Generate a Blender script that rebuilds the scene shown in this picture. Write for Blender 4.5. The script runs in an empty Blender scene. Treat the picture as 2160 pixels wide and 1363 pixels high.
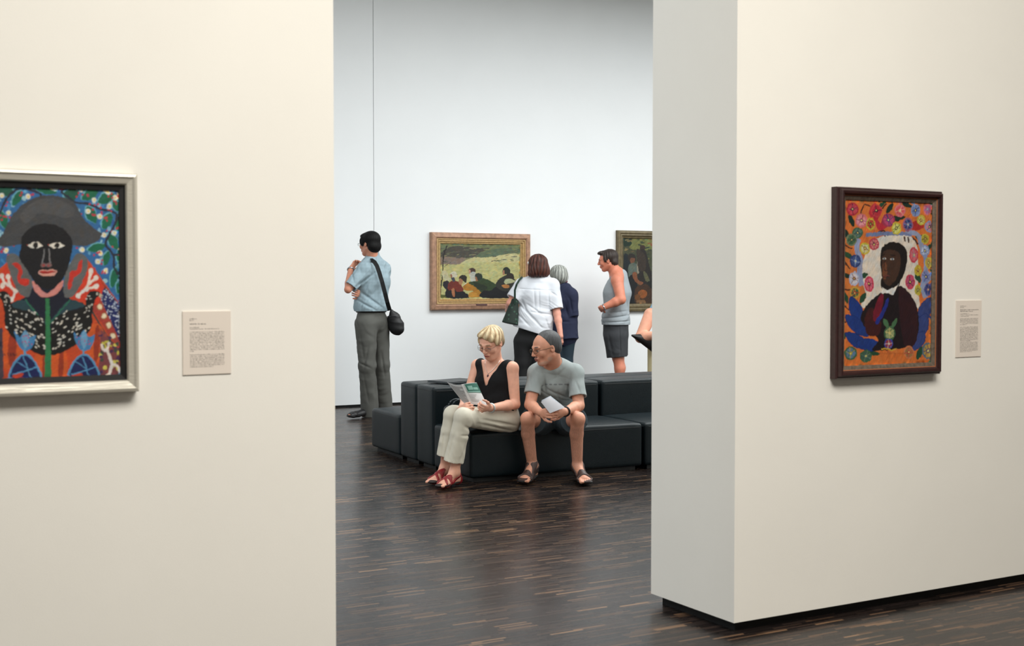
import bpy, bmesh, math, random
import numpy as np
random.seed(7)
SC = bpy.context.scene
COL = SC.collection

# ------------------------------------------------------------------ camera model
FP = 2700.0; CAMH = 1.38; YH = 592.0
TH = math.radians(29.8); PT = math.atan((681.5 - YH) / FP)
FW = np.array([math.sin(TH)*math.cos(PT), math.cos(TH)*math.cos(PT), -math.sin(PT)])
RT = np.array([math.cos(TH), -math.sin(TH), 0.0])
UPV = np.cross(RT, FW)
CAM = np.array([0, 0, CAMH])
def ray(x, y): return FW + (x-1080)/FP*RT + (681.5-y)/FP*UPV
def J(x, y, d): return CAM + ray(x, y)*d            # point seen at a photo position, d metres deep
def onY(x, y, Y):
    r = ray(x, y); return CAM + r*(Y/r[1])
def onZ(x, y, z):
    r = ray(x, y); return CAM + r*((z-CAMH)/r[2])
def cv(r, u, d):                                     # direction right / up / away from the camera
    h = np.array([math.sin(TH), math.cos(TH), 0.0])
    return unit(r*RT + u*np.array([0, 0, 1.0]) + d*h)
def unit(v):
    v = np.asarray(v, float); return v/np.linalg.norm(v)

# ------------------------------------------------------------------ colour and materials
def lin(c):
    out = []
    for v in c[:3]:
        v = v/255.0
        out.append(v/12.92 if v <= .04045 else ((v+.055)/1.055)**2.4)
    return tuple(out) + (1.0,)
MATS = {}
def mat(name, col=(128,128,128), rough=.6, bump=0, bscale=200, var=0, vscale=8, attr=False, metal=0, spec=.5, sss=0, sheen=0, stretch=(1,1,1), coat=0, fold=0, fscale=7):
    if name in MATS: return MATS[name]
    m = bpy.data.materials.new(name); m.use_nodes = True; MATS[name] = m
    nt = m.node_tree; N = nt.nodes; L = nt.links; b = N['Principled BSDF']
    b.inputs['Roughness'].default_value = rough; b.inputs['Metallic'].default_value = metal
    b.inputs['Specular IOR Level'].default_value = spec
    if sss:
        b.inputs['Subsurface Weight'].default_value = sss
        b.inputs['Subsurface Radius'].default_value = (1, .35, .2); b.inputs['Subsurface Scale'].default_value = .01
    if sheen: b.inputs['Sheen Weight'].default_value = sheen
    if coat: b.inputs['Coat Weight'].default_value = coat; b.inputs['Coat Roughness'].default_value = .3
    tc = N.new('ShaderNodeTexCoord'); mp = N.new('ShaderNodeMapping'); mp.inputs['Scale'].default_value = stretch
    L.new(tc.outputs['Object'], mp.inputs['Vector'])
    if attr:
        at = N.new('ShaderNodeAttribute'); at.attribute_name = 'Col'; src = at.outputs['Color']
    else:
        rgb = N.new('ShaderNodeRGB'); rgb.outputs[0].default_value = lin(col); src = rgb.outputs[0]
    if var:
        nz = N.new('ShaderNodeTexNoise'); nz.inputs['Scale'].default_value = vscale; nz.inputs['Detail'].default_value = 5
        L.new(mp.outputs[0], nz.inputs['Vector'])
        mr = N.new('ShaderNodeMapRange'); mr.inputs[1].default_value = .3; mr.inputs[2].default_value = .7
        mr.inputs[3].default_value = 1-var; mr.inputs[4].default_value = 1+var
        L.new(nz.outputs['Fac'], mr.inputs[0])
        mx = N.new('ShaderNodeVectorMath'); mx.operation = 'SCALE'
        L.new(src, mx.inputs[0]); L.new(mr.outputs[0], mx.inputs['Scale']); src = mx.outputs[0]
    L.new(src, b.inputs['Base Color'])
    if bump:
        n2 = N.new('ShaderNodeTexNoise'); n2.inputs['Scale'].default_value = bscale; n2.inputs['Detail'].default_value = 3
        L.new(mp.outputs[0], n2.inputs['Vector'])
        bp = N.new('ShaderNodeBump'); bp.inputs['Strength'].default_value = bump; bp.inputs['Distance'].default_value = .004
        L.new(n2.outputs['Fac'], bp.inputs['Height']); L.new(bp.outputs[0], b.inputs['Normal'])
        if fold:                                         # soft creases of worn cloth
            n3 = N.new('ShaderNodeTexNoise'); n3.inputs['Scale'].default_value = fscale; n3.inputs['Detail'].default_value = 3; n3.inputs['Distortion'].default_value = 1.2
            n3.noise_type = 'RIDGED_MULTIFRACTAL'; L.new(tc.outputs['Object'], n3.inputs['Vector'])
            b2 = N.new('ShaderNodeBump'); b2.inputs['Strength'].default_value = fold; b2.inputs['Distance'].default_value = .03
            L.new(n3.outputs['Fac'], b2.inputs['Height']); L.new(bp.outputs[0], b2.inputs['Normal']); L.new(b2.outputs[0], b.inputs['Normal'])
    return m

# ------------------------------------------------------------------ objects
def tag(o, label=None, cat=None, group=None, kind=None):
    if label: o['label'] = label
    if cat: o['category'] = cat
    if group: o['group'] = group
    if kind: o['kind'] = kind
    return o
def empty(name, loc, label, cat, group=None, rz=0):
    o = bpy.data.objects.new(name, None); COL.objects.link(o)
    o.location = loc; o.rotation_euler = (0, 0, rz); o.empty_display_size = .1
    return tag(o, label, cat, group)
def link(name, me, m, parent=None, loc=None):
    o = bpy.data.objects.new(name, me); COL.objects.link(o)
    if m is not None and not me.materials: me.materials.append(m)
    if parent is not None: o.parent = parent
    if loc is not None: o.location = loc
    return o
def raw(name, V, Fc, m, parent=None, org=(0,0,0), smooth=False, cols=None):
    me = bpy.data.meshes.new(name)
    V = [tuple(np.asarray(v, float) - np.asarray(org)) for v in V]
    me.from_pydata(V, [], [tuple(int(i) for i in f) for f in Fc])
    if cols is not None:                                # one colour per face
        a = me.color_attributes.new('Col', 'FLOAT_COLOR', 'CORNER')
        buf = []
        for f, c in zip(me.polygons, cols): buf += list(c)*f.loop_total
        a.data.foreach_set('color', buf)
    if smooth: me.polygons.foreach_set('use_smooth', [True]*len(me.polygons))
    me.update()
    return link(name, me, m, parent, None)
class MB:
    """collects simple shapes into one mesh"""
    def __init__(s): s.b = bmesh.new()
    def box(s, lo, hi, bev=0, seg=3):
        lo = np.array(lo, float); hi = np.array(hi, float)
        r = bmesh.ops.create_cube(s.b, size=1)
        for v in r['verts']:
            v.co = [(lo[i]+hi[i])/2 + v.co[i]*(hi[i]-lo[i]) for i in range(3)]
        if bev:
            es = list({e for v in r['verts'] for e in v.link_edges})
            bmesh.ops.bevel(s.b, geom=es, offset=bev, segments=seg, profile=.5, affect='EDGES')
        return s
    def tube(s, pts, r, n=8, closed=False, flat=1.0):
        pts = [np.array(p, float) for p in pts]; rings = []
        for i, p in enumerate(pts):
            a = pts[(i-1) % len(pts)] if (closed or i) else p
            b = pts[(i+1) % len(pts)] if (closed or i < len(pts)-1) else p
            t = unit(b-a); ref = np.array([0, 0, 1.]) if abs(t[2]) < .9 else np.array([1., 0, 0])
            u = unit(np.cross(t, ref)); w = np.cross(u, t)
            rr = r[i] if hasattr(r, '__len__') else r
            rings.append([s.b.verts.new(p + rr*(math.cos(k*2*math.pi/n)*u + flat*math.sin(k*2*math.pi/n)*w)) for k in range(n)])
        m = len(rings)
        for i in range(m if closed else m-1):
            A, B = rings[i], rings[(i+1) % m]
            for k in range(n): s.b.faces.new((A[k], A[(k+1) % n], B[(k+1) % n], B[k]))
        if not closed: s.b.faces.new(rings[0][::-1]); s.b.faces.new(rings[-1])
        return s
    def build(s, name, m, parent=None, org=(0,0,0), smooth=False):
        me = bpy.data.meshes.new(name)
        bmesh.ops.recalc_face_normals(s.b, faces=s.b.faces)
        if any(org): bmesh.ops.translate(s.b, verts=s.b.verts, vec=[-float(c) for c in org])
        s.b.to_mesh(me); s.b.free()
        if smooth:
            me.polygons.foreach_set('use_smooth', [True]*len(me.polygons))
            if smooth == 'auto': me.set_sharp_from_angle(angle=math.radians(35))
        return link(name, me, m, parent)

# ------------------------------------------------------------------ smooth solid modelling (distance fields -> surface)
def frame_of(axis, side):
    w = unit(axis); s = np.asarray(side, float); s = s - w*np.dot(s, w); s = unit(s); return s, np.cross(w, s), w
class S:
    def __init__(s): s.p = []; s.post = []; s.paintfn = []
    def add(s, kind, k, c, op, lo, hi, fn): s.p.append((kind, k, c, op, np.minimum(lo, hi), np.maximum(lo, hi), fn)); return s
    def cone(s, a, b, r1, r2, k=.02, c=None, op='add', flat=None):
        a = np.asarray(a, float); b = np.asarray(b, float); ab = b-a; L2 = max(ab@ab, 1e-9); L = math.sqrt(L2); R = max(r1, r2)
        def fn(P):
            v = [P[i]-a[i] for i in range(3)]
            h = (v[0]*ab[0]+v[1]*ab[1]+v[2]*ab[2])/L2; t = np.clip(h, 0, 1)
            d = np.sqrt((v[0]-t*ab[0])**2+(v[1]-t*ab[1])**2+(v[2]-t*ab[2])**2) - (r1+(r2-r1)*t)
            if flat: d = np.maximum(d, (h-1)*L)
            return d
        return s.add('cone', k, c, op, np.minimum(a, b)-R, np.maximum(a, b)+R, fn)
    def chain(s, pts, rs, k=.02, c=None, op='add'):
        for i in range(len(pts)-1): s.cone(pts[i], pts[i+1], rs[i], rs[i+1], k, c, op)
        return s
    def flat(s, a, b, r1, r2, side, k=.03, c=None, op='add', cap=1.0, cut=None):
        """tapered limb with an elliptic section: r = (half width along side, half depth)"""
        a = np.asarray(a, float); b = np.asarray(b, float); L = np.linalg.norm(b-a); su, fu, w = frame_of(b-a, side)
        R = max(r1+r2)
        def fn(P):
            v = [P[i]-a[i] for i in range(3)]
            z = v[0]*w[0]+v[1]*w[1]+v[2]*w[2]; t = np.clip(z/L, 0, 1)
            x = v[0]*su[0]+v[1]*su[1]+v[2]*su[2]; y = v[0]*fu[0]+v[1]*fu[1]+v[2]*fu[2]
            A = r1[0]+(r2[0]-r1[0])*t; B = r1[1]+(r2[1]-r1[1])*t; M = np.minimum(A, B)*cap; q = z-t*L
            k0 = np.sqrt((x/A)**2+(y/B)**2+(q/M)**2); k1 = np.sqrt((x/A**2)**2+(y/B**2)**2+(q/M**2)**2)+1e-9
            d = np.where(k0 < .05, -np.minimum(A, B), k0*(k0-1)/k1)
            if cut: d = np.maximum(d, z-L) if cut == 1 else np.maximum(np.maximum(d, z-L), -z)
            return d
        return s.add('flat', k, c, op, np.minimum(a, b)-R, np.maximum(a, b)+R, fn)
    def ell(s, c0, r, ax=None, k=.01, c=None, op='add'):
        c0 = np.asarray(c0, float); ax = np.eye(3) if ax is None else np.array(ax); R = max(r)
        def fn(P):
            v = [P[i]-c0[i] for i in range(3)]
            q = [v[0]*e[0]+v[1]*e[1]+v[2]*e[2] for e in ax]
            k0 = np.sqrt(sum((q[i]/r[i])**2 for i in range(3))); k1 = np.sqrt(sum((q[i]/r[i]**2)**2 for i in range(3)))+1e-9
            return np.where(k0 < .05, -min(r), k0*(k0-1)/k1)
        return s.add('ell', k, c, op, c0-R, c0+R, fn)
    def box(s, c0, r, ax=None, rd=.01, k=.005, c=None, op='add'):
        c0 = np.asarray(c0, float); ax = np.eye(3) if ax is None else np.array(ax); R = math.sqrt(sum(v*v for v in r))+rd
        def fn(P):
            v = [P[i]-c0[i] for i in range(3)]
            q = [np.abs(v[0]*e[0]+v[1]*e[1]+v[2]*e[2])-(r[i]-rd) for i, e in enumerate(ax)]
            return np.sqrt(sum(np.maximum(a, 0)**2 for a in q)) + np.minimum(np.maximum(q[0], np.maximum(q[1], q[2])), 0) - rd
        return s.add('box', k, c, op, c0-R, c0+R, fn)
    def dist(s, p):
        P = [np.array([float(v)]) for v in p]; A = np.array([.3])
        for kind, k, c, op, plo, phi, fn in s.p:
            if op == 'paint': continue
            d = fn(P)
            if op == 'add': hh = np.clip(.5+.5*(A-d)/k, 0, 1); A = A*(1-hh)+d*hh-k*hh*(1-hh)
            else: d = -d; hh = np.clip(.5-.5*(A-d)/k, 0, 1); A = A*(1-hh)+d*hh+k*hh*(1-hh)
        return float(A[0])
    def onto(s, p, d, off=.002):
        """the point where a ray from outside along -d meets the surface"""
        q = np.asarray(p, float)+d*.2
        for _ in range(60):
            t = s.dist(q)-off
            if t < .0004: break
            q = q-d*t*.8
        return q
    def field(s, lo, h, n):
        D = np.full(n, .3, np.float32)
        ax = [lo[i]+h*np.arange(n[i]) for i in range(3)]
        for kind, k, c, op, plo, phi, fn in s.p:
            if op == 'paint': continue
            pad = k + 3*h
            i0 = [max(0, int((plo[i]-pad-lo[i])/h)) for i in range(3)]; i1 = [min(n[i], int((phi[i]+pad-lo[i])/h)+2) for i in range(3)]
            if any(i0[i] >= i1[i] for i in range(3)): continue
            sl = tuple(slice(i0[i], i1[i]) for i in range(3))
            P = (ax[0][sl[0]][:, None, None], ax[1][sl[1]][None, :, None], ax[2][sl[2]][None, None, :])
            d = fn(P); A = D[sl]
            if op == 'add':
                hh = np.clip(.5+.5*(A-d)/k, 0, 1); D[sl] = A*(1-hh)+d*hh - k*hh*(1-hh)
            else:
                d = -d; hh = np.clip(.5-.5*(A-d)/k, 0, 1); D[sl] = A*(1-hh)+d*hh + k*hh*(1-hh)
        P = (ax[0][:, None, None], ax[1][None, :, None], ax[2][None, None, :])
        for f in s.post: D = np.asarray(f(P, D), np.float32)
        return D
    def build(s, name, m, parent, base, h=.005, basecol=None, lo=None, hi=None):
        adds = [p for p in s.p if p[3] == 'add']
        if lo is None: lo = np.min([p[4] for p in adds], 0)
        if hi is None: hi = np.max([p[5] for p in adds], 0)
        lo = lo-4*h; hi = hi+4*h
        n = tuple(int((hi[i]-lo[i])/h)+1 for i in range(3))
        D = s.field(lo, h, n)
        V, Q = nets(D, lo, h)
        me = bpy.data.meshes.new(name)
        me.vertices.add(len(V)); me.vertices.foreach_set('co', (V-np.asarray(base)).astype(np.float32).ravel())
        me.loops.add(len(Q)*4); me.loops.foreach_set('vertex_index', Q.astype(np.int32).ravel())
        me.polygons.add(len(Q)); me.polygons.foreach_set('loop_start', np.arange(0, len(Q)*4, 4, dtype=np.int32))
        me.polygons.foreach_set('use_smooth', np.ones(len(Q), bool))
        me.update(calc_edges=True)
        if basecol is not None:
            colr = np.tile(np.array(lin(basecol)), (len(V), 1)); best = np.full(len(V), 1e9); P = (V[:, 0], V[:, 1], V[:, 2])
            if any(p[2] is not None for p in adds):
                for kind, k, c, op, a, b, fn in adds:
                    d = fn(P); w = d < best; best[w] = d[w]; colr[w] = lin(c if c is not None else basecol)
            for kind, k, c, op, a, b, fn in s.p:
                if op == 'paint':
                    w = np.clip(-fn(P)/.004+.5, 0, 1)[:, None]; colr = colr*(1-w)+np.array(lin(c))*w
            for f in s.paintfn: colr = f(V, colr)
            at = me.color_attributes.new('Col', 'FLOAT_COLOR', 'POINT'); at.data.foreach_set('color', colr.astype(np.float32).ravel())
        return link(name, me, m, parent)
def nets(D, lo, h):
    neg = D < 0; nx, ny, nz = D.shape
    cnt = np.zeros((nx-1, ny-1, nz-1), np.int8)
    for dx in (0, 1):
        for dy in (0, 1):
            for dz in (0, 1): cnt += neg[dx:nx-1+dx, dy:ny-1+dy, dz:nz-1+dz]
    idx = np.argwhere((cnt > 0) & (cnt < 8)); m = len(idx)
    acc = np.zeros((m, 3)); num = np.zeros(m)
    i, j, k = idx.T
    cs = [(0,0,0),(1,0,0),(0,1,0),(1,1,0),(0,0,1),(1,0,1),(0,1,1),(1,1,1)]
    dv = [D[i+a, j+b, k+c].astype(float) for a, b, c in cs]
    for a in range(8):
        for ax in range(3):
            if cs[a][ax]: continue
            b = a + (1 << ax); da, db = dv[a], dv[b]; x = (da < 0) != (db < 0)
            t = np.where(x, da/np.where(x, da-db, 1), 0)
            p = np.tile(np.array(cs[a], float), (m, 1)); p[:, ax] += t
            acc[x] += p[x]; num += x
    V = (idx + acc/num[:, None])*h + lo
    mp = np.full((nx-1, ny-1, nz-1), -1, np.int32); mp[i, j, k] = np.arange(m)
    qs = []
    for ax in range(3):
        o1, o2 = (ax+1) % 3, (ax+2) % 3
        sa = [slice(None)]*3; sb = [slice(None)]*3; sa[ax] = slice(0, -1); sb[ax] = slice(1, None)
        ch = neg[tuple(sa)] != neg[tuple(sb)]
        e = np.argwhere(ch); e = e[(e[:, o1] > 0) & (e[:, o2] > 0) & (e[:, o1] < D.shape[o1]-1) & (e[:, o2] < D.shape[o2]-1)]
        if not len(e): continue
        u = np.zeros(3, int); u[o1] = 1; w = np.zeros(3, int); w[o2] = 1
        g = lambda q: mp[q[:, 0], q[:, 1], q[:, 2]]
        q = np.stack([g(e-u-w), g(e-w), g(e), g(e-u)], 1)
        fl = ~neg[e[:, 0], e[:, 1], e[:, 2]]; q[fl] = q[fl][:, ::-1]
        qs.append(q)
    Q = np.concatenate(qs); Q = Q[(Q >= 0).all(1)]
    return V, Q
def wrinkle(amp, f=40, dirv=(0, 0, 1), warp=1.5, seed=0, mask=None):
    d = unit(dirv); r = np.random.RandomState(seed); q = r.uniform(-1, 1, (3, 3)); ph = r.uniform(0, 6, 4)
    def fn(P, D):
        X, Y, Z = P
        u = X*d[0]+Y*d[1]+Z*d[2]
        w = np.sin(9*(X*q[0, 0]+Y*q[0, 1]+Z*q[0, 2])+ph[0]) + np.sin(17*(X*q[1, 0]+Y*q[1, 1]+Z*q[1, 2])+ph[1])
        g = np.sin(f*u+warp*w*2+ph[2])*np.sin(11*(X*q[2, 0]+Y*q[2, 1]+Z*q[2, 2])+ph[3])
        g = .55*g + .9*(1-2*np.abs(np.sin(.8*f*u-warp*w*3))**.5)*np.sin(7*(X*q[1, 1]-Y*q[0, 2])+ph[1])*.5
        A = amp if mask is None else amp*mask(P)
        return D + A*g
    return fn

def creases(L):
    """folds pressed into cloth along lines; each = (point, point, width, depth)"""
    def fn(P, D):
        r = P[0]*RT[0]+P[1]*RT[1]+P[2]*0; z = P[2]+P[0]*0
        for a, b, w, amp in L:
            ax, az = float(a@RT), float(a[2]); bx, bz = float(b@RT), float(b[2]); dx, dz = bx-ax, bz-az; l2 = dx*dx+dz*dz
            t = np.clip(((r-ax)*dx+(z-az)*dz)/l2, 0, 1); q = ((r-ax-t*dx)**2+(z-az-t*dz)**2)
            D = D + amp*np.exp(-q/(w*w))*np.sin(np.pi*np.clip(t*.9+.05, 0, 1))
        return D
    return fn

# ------------------------------------------------------------------ people
def rotv(v, ax, a):
    ax = unit(ax); v = np.asarray(v, float)
    return v*math.cos(a)+np.cross(ax, v)*math.sin(a)+ax*np.dot(ax, v)*(1-math.cos(a))
def hand(s, W, d, n, size=1.0, curl=(.5, .7, .5), tside=1, th=.35, c=None):
    """palm, four fingers of different lengths and a thumb; n = way the palm faces, tside = thumb side along cross(d, n)"""
    d = unit(d); n = unit(n-np.dot(n, d)*d) if abs(np.dot(unit(n), d)) < .99 else n; t = np.cross(d, n)*tside
    z = size
    s.flat(W-d*.01*z, W+d*.075*z, (.026*z, .017*z), (.037*z, .0125*z), t, k=.012, c=c)
    bx = np.cross(d, n)
    for i in range(4):
        L = (.072, .08, .074, .058)[i]*z; p = W + d*(.083, .087, .083, .075)[i]*z + t*(.029-.0195*i)*z
        dd = unit(d + t*(.10-.07*i)); ax = np.cross(dd, n)
        r = (.0088, .0090, .0086, .0076)[i]*z
        for q, fr in enumerate((.46, .3, .24)):
            dd = rotv(dd, ax, curl[q]*(1+.06*i)); p2 = p+dd*L*fr
            s.cone(p, p2, r*(1-.1*q), r*(.92-.1*q), k=.004 if q else .007, c=c); p = p2
    p = W + d*.022*z + t*.026*z; dd = unit(d*.75+t*.75+n*.35*th*3)
    for q, (L, r) in enumerate(((.036, .0125), (.03, .0105), (.024, .009))):
        p2 = p+dd*L*z; s.cone(p, p2, r*z, r*z*.88, k=.008 if q == 0 else .004, c=c); p = p2; dd = unit(dd*1.0+d*.35-t*.25+n*th*.5)
def head(s, c, fwd, up, z=1.0, fem=False, skin=None, lips=(176,96,86), brow=(110,84,62), lidded=False, jaw=1.0):
    f = unit(fwd); u = unit(np.asarray(up)-np.dot(up, f)*f); r = np.cross(f, u)
    L = lambda x, y, w: c + z*(x*r+y*f+w*u); A = [r, f, u]
    E = lambda p, rr, k=.01, **kw: s.ell(L(*p), [q*z for q in rr], A, k=k*z, **kw)
    Cn = lambda p, q, a, b, k=.01, **kw: s.cone(L(*p), L(*q), a*z, b*z, k=k*z, **kw)
    E((0, -.012, .032), (.074, .093, .083), .02)
    E((0, .03, .01), (.066, .062, .07), .03)
    E((0, .036, -.045), (.054*jaw, .052, .062), .025)
    E((0, .062, -.092), (.026*jaw, .024, .022), .025)
    for q in (-1, 1):
        Cn((q*.052*jaw, -.005, -.045), (q*.024, .06, -.09), .017, .016, .02)
        E((q*.043, .066, -.022), (.022, .02, .022), .02)
        E((q*.031, .094, .004), (.015, .012, .012), .012, op='sub')
        E((q*.031, .079, .004), (.0145, .0125, .0125), .003)
        Cn((q*.012, .094, .026), (q*.047, .082, .024), .008, .006, .012)
        # ear
        E((q*.075, -.006, -.004), (.007, .017, .028), .006)
        E((q*.081, .0, .002), (.005, .009, .014), .005, op='sub')
        # eye colours: white, iris, lid line, brow
        if lidded:
            E((q*.031, .088, .0), (.014, .01, .0035), .01, op='paint', c=(70, 48, 42))
        else:
            E((q*.031, .09, .003), (.012, .012, .006), .01, op='paint', c=(215, 208, 202))
            E((q*.031, .093, .003), (.0055, .012, .006), .01, op='paint', c=(50, 36, 30))
            E((q*.031, .09, .010), (.014, .014, .003), .01, op='paint', c=(60, 42, 38))
        E((q*.031, .09, .029), (.019, .02, .0045), .01, op='paint', c=brow)
    Cn((0, .092, .018), (0, .113, -.022), .0085, .0115, .014)
    for q in (-1, 1): E((q*.011, .103, -.027), (.008, .01, .007), .006)
    E((0, .09, -.052), (.023, .014, .012), .012)
    Cn((-.019, .093, -.053), (.019, .093, -.053), .0055, .0055, .008)
    Cn((-.015, .093, -.065), (.015, .093, -.065), .006, .006, .008)
    E((0, .098, -.0585), (.024, .016, .0085), .01, op='paint', c=lips)
    E((0, .104, -.0585), (.021, .02, .0018), .01, op='paint', c=tuple(int(v*.55) for v in lips))
    return L, A, f, u, r
def torso(s, j, g=0, k=.05, c=None, z=1.0, w=(.165, .14, .165, .13), d=(.115, .1, .115, .075), top=True, low=0):
    sh = j['shR']-j['shL']; hp = j['hipR']-j['hipL']; md = unit(unit(sh)+unit(hp))
    W = [v*z+g for v in w]; Dd = [v*z+g for v in d]
    s.flat(j['pel'], j['wai'], (W[0], Dd[0]), (W[1], Dd[1]), hp, k=k, c=c)
    s.flat(j['wai'], j['che'], (W[1], Dd[1]), (W[2], Dd[2]), md, k=k, c=c)
    nb = j['nek']
    s.flat(j['che'], nb*.75+j['che']*.25, (W[2], Dd[2]), (W[3], Dd[3]), sh, k=k, c=c)
    for q in ('R', 'L'):
        s.cone(nb-unit(j['nek']-j['che'])*.035*z, j['sh'+q], .045*z+g, .05*z+g, k=.045, c=c)
def arm(s, j, q, z=1.0, g=0, r=(.054, .042, .036, .026), upto=1.0, c=None, k=.02, fore=True, flat=None, rl=None, hollow=True):
    a, b, w = j['sh'+q], j['el'+q], j['wr'+q]
    R = [v*z+g for v in r]
    if not fore:
        e = a+(b-a)*upto; r2 = rl if rl else R[0]+(R[1]-R[0])*upto
        s.cone(a, e, R[0], r2, k=k, c=c, flat=flat)
        if flat and hollow:
            dr = unit(b-a); ra = (r[0]+(r[1]-r[0])*upto)*z
            s.cone(e-dr*.016, e+dr*.012, ra+.003, r2-.006, k=.003, op='sub', flat=True)
        return
    s.cone(a, b, R[0], R[1], k=k, c=c)
    m = b+(w-b)*.3; s.cone(b, m, R[1]*.95, R[2]*1.12, k=k, c=c); s.cone(m, w, R[2]*1.1, R[3], k=k, c=c)
def leg(s, j, q, z=1.0, g=0, r=(.09, .062, .056, .038), c=None, k=.02, back=None):
    a, b, w = j['hip'+q], j['kn'+q], j['an'+q]; R = [v*z+g for v in r]
    s.cone(a, b, R[0], R[1], k=k, c=c)
    m = b+(w-b)*.32
    if back is not None: m = m+unit(back)*.018*z
    s.cone(b, m, R[1]*.93, R[2], k=k, c=c); s.cone(m, w, R[2], R[3], k=k, c=c)
def foot(s, an, heel, toe, z=1.0, c=None, toes=True, side=None):
    up = np.array([0, 0, 1.]); d = unit(toe-heel); sd = np.cross(d, up)
    h = heel+up*.03*z; ball = toe-d*.06*z+up*.022*z
    s.cone(an, h, .036*z, .032*z, k=.02, c=c)
    s.flat(h, ball, (.03*z, .028*z), (.044*z, .02*z), sd, k=.02, c=c)
    s.cone(an, ball, .035*z, .02*z, k=.02, c=c)
    if toes:
        q = 1 if side is None else side
        for i in range(5):
            p = ball+sd*q*(.032-.0155*i)*z+d*.008*z; L = (.05, .046, .04, .034, .027)[i]*z; r = (.0125, .0095, .009, .0085, .008)[i]*z
            s.cone(p, p+d*L-up*.008*z, r, r*.9, k=.005, c=c)
    else: s.flat(ball, toe-d*.02*z+up*.018*z, (.042*z, .02*z), (.03*z, .015*z), sd, k=.015, c=c)
def sandal(name, root, base, an, heel, toe, m_strap, m_sole, z=1.0, slabs=(), h=.003, sc=None):
    up = np.array([0, 0, 1.]); d = unit(toe-heel); d[2] = 0; d = unit(d); sd = np.cross(d, up)
    f = S(); foot(f, an, heel, toe, z, toes=False)
    inf = .006
    sl = [(heel+d*L*np.linalg.norm(toe-heel)+up*hz, unit(d*nx+up*nz+sd*ns), w) for L, hz, nx, nz, ns, w in slabs]
    def post(P, D):
        t = None
        for c, n, w in sl:
            q = np.abs((P[0]-c[0])*n[0]+(P[1]-c[1])*n[1]+(P[2]-c[2])*n[2])-w
            t = q if t is None else np.minimum(t, q)
        return np.maximum(np.maximum(D-inf, t), .004-P[2])
    f.post.append(post)
    lo = np.minimum(np.minimum(heel, toe)-.06, an-.06); hi = np.maximum(np.maximum(heel, toe)+.06, an+.05); lo[2] = -.01
    o = f.build(name, m_strap, root, base, h=h, lo=lo, hi=hi)
    g = S(); g.flat(heel+up*.012, toe-d*.035*z+up*.012, (.036*z, .012), (.050*z, .012), sd, k=.01, cap=3.2)
    g.post.append(lambda P, D: np.maximum(D, -P[2]+.001))
    so = g.build('sole', m_sole, o, base, h=.004)
    return o
def glasses(root, base, L, z, m_frame, m_lens, rim=.0009, w=.024, hh=.013, y=.111):
    mb = MB()
    for q in (-1, 1):
        mb.tube([L(q*.032+w*math.cos(a), y-abs(q*.032+w*math.cos(a))*.12, .002+hh*math.sin(a)) for a in np.linspace(0, 2*math.pi, 17)[:-1]], rim*z, 6, closed=True)
        mb.tube([L(q*.055, y-.007, .006), L(q*.072, y-.03, .008), L(q*.079, .0, .006), L(q*.079, -.012, -.004)], rim*z, 6)
    mb.tube([L(-.009, y, .006), L(0, y+.003, .008), L(.009, y, .006)], rim*z, 6)
    o = mb.build('glasses', m_frame, root, base, smooth=True)
    for q in (-1, 1):
        V = [L(q*.032, y-.003, .002)]+[L(q*.032+w*.95*math.cos(a), y-abs(q*.032+w*math.cos(a))*.12, .002+hh*.95*math.sin(a)) for a in np.linspace(0, 2*math.pi, 17)[:-1]]
        raw('lens', V, [(0, i, i % 16+1) for i in range(1, 17)], m_lens, o, base, smooth=True)
    return o
def hairfn(c, u, amp=.0022, n=26, f=None):
    """fine combed ridges running down from the crown"""
    u = unit(u); a = unit(np.cross(u, [.3, .9, .1])); b = np.cross(u, a)
    def fn(P, D):
        v = [P[i]-c[i] for i in range(3)]
        x = sum(v[i]*a[i] for i in range(3)); y = sum(v[i]*b[i] for i in range(3)); z = sum(v[i]*u[i] for i in range(3))
        an = np.arctan2(y, x)
        return D + amp*np.sin(n*an+3*np.sin(14*z+an*2)+5*z)*np.clip(np.sqrt(x*x+y*y)/.03, 0, 1) + amp*.6*np.sin(2.3*n*an-30*z)
    return fn

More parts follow.
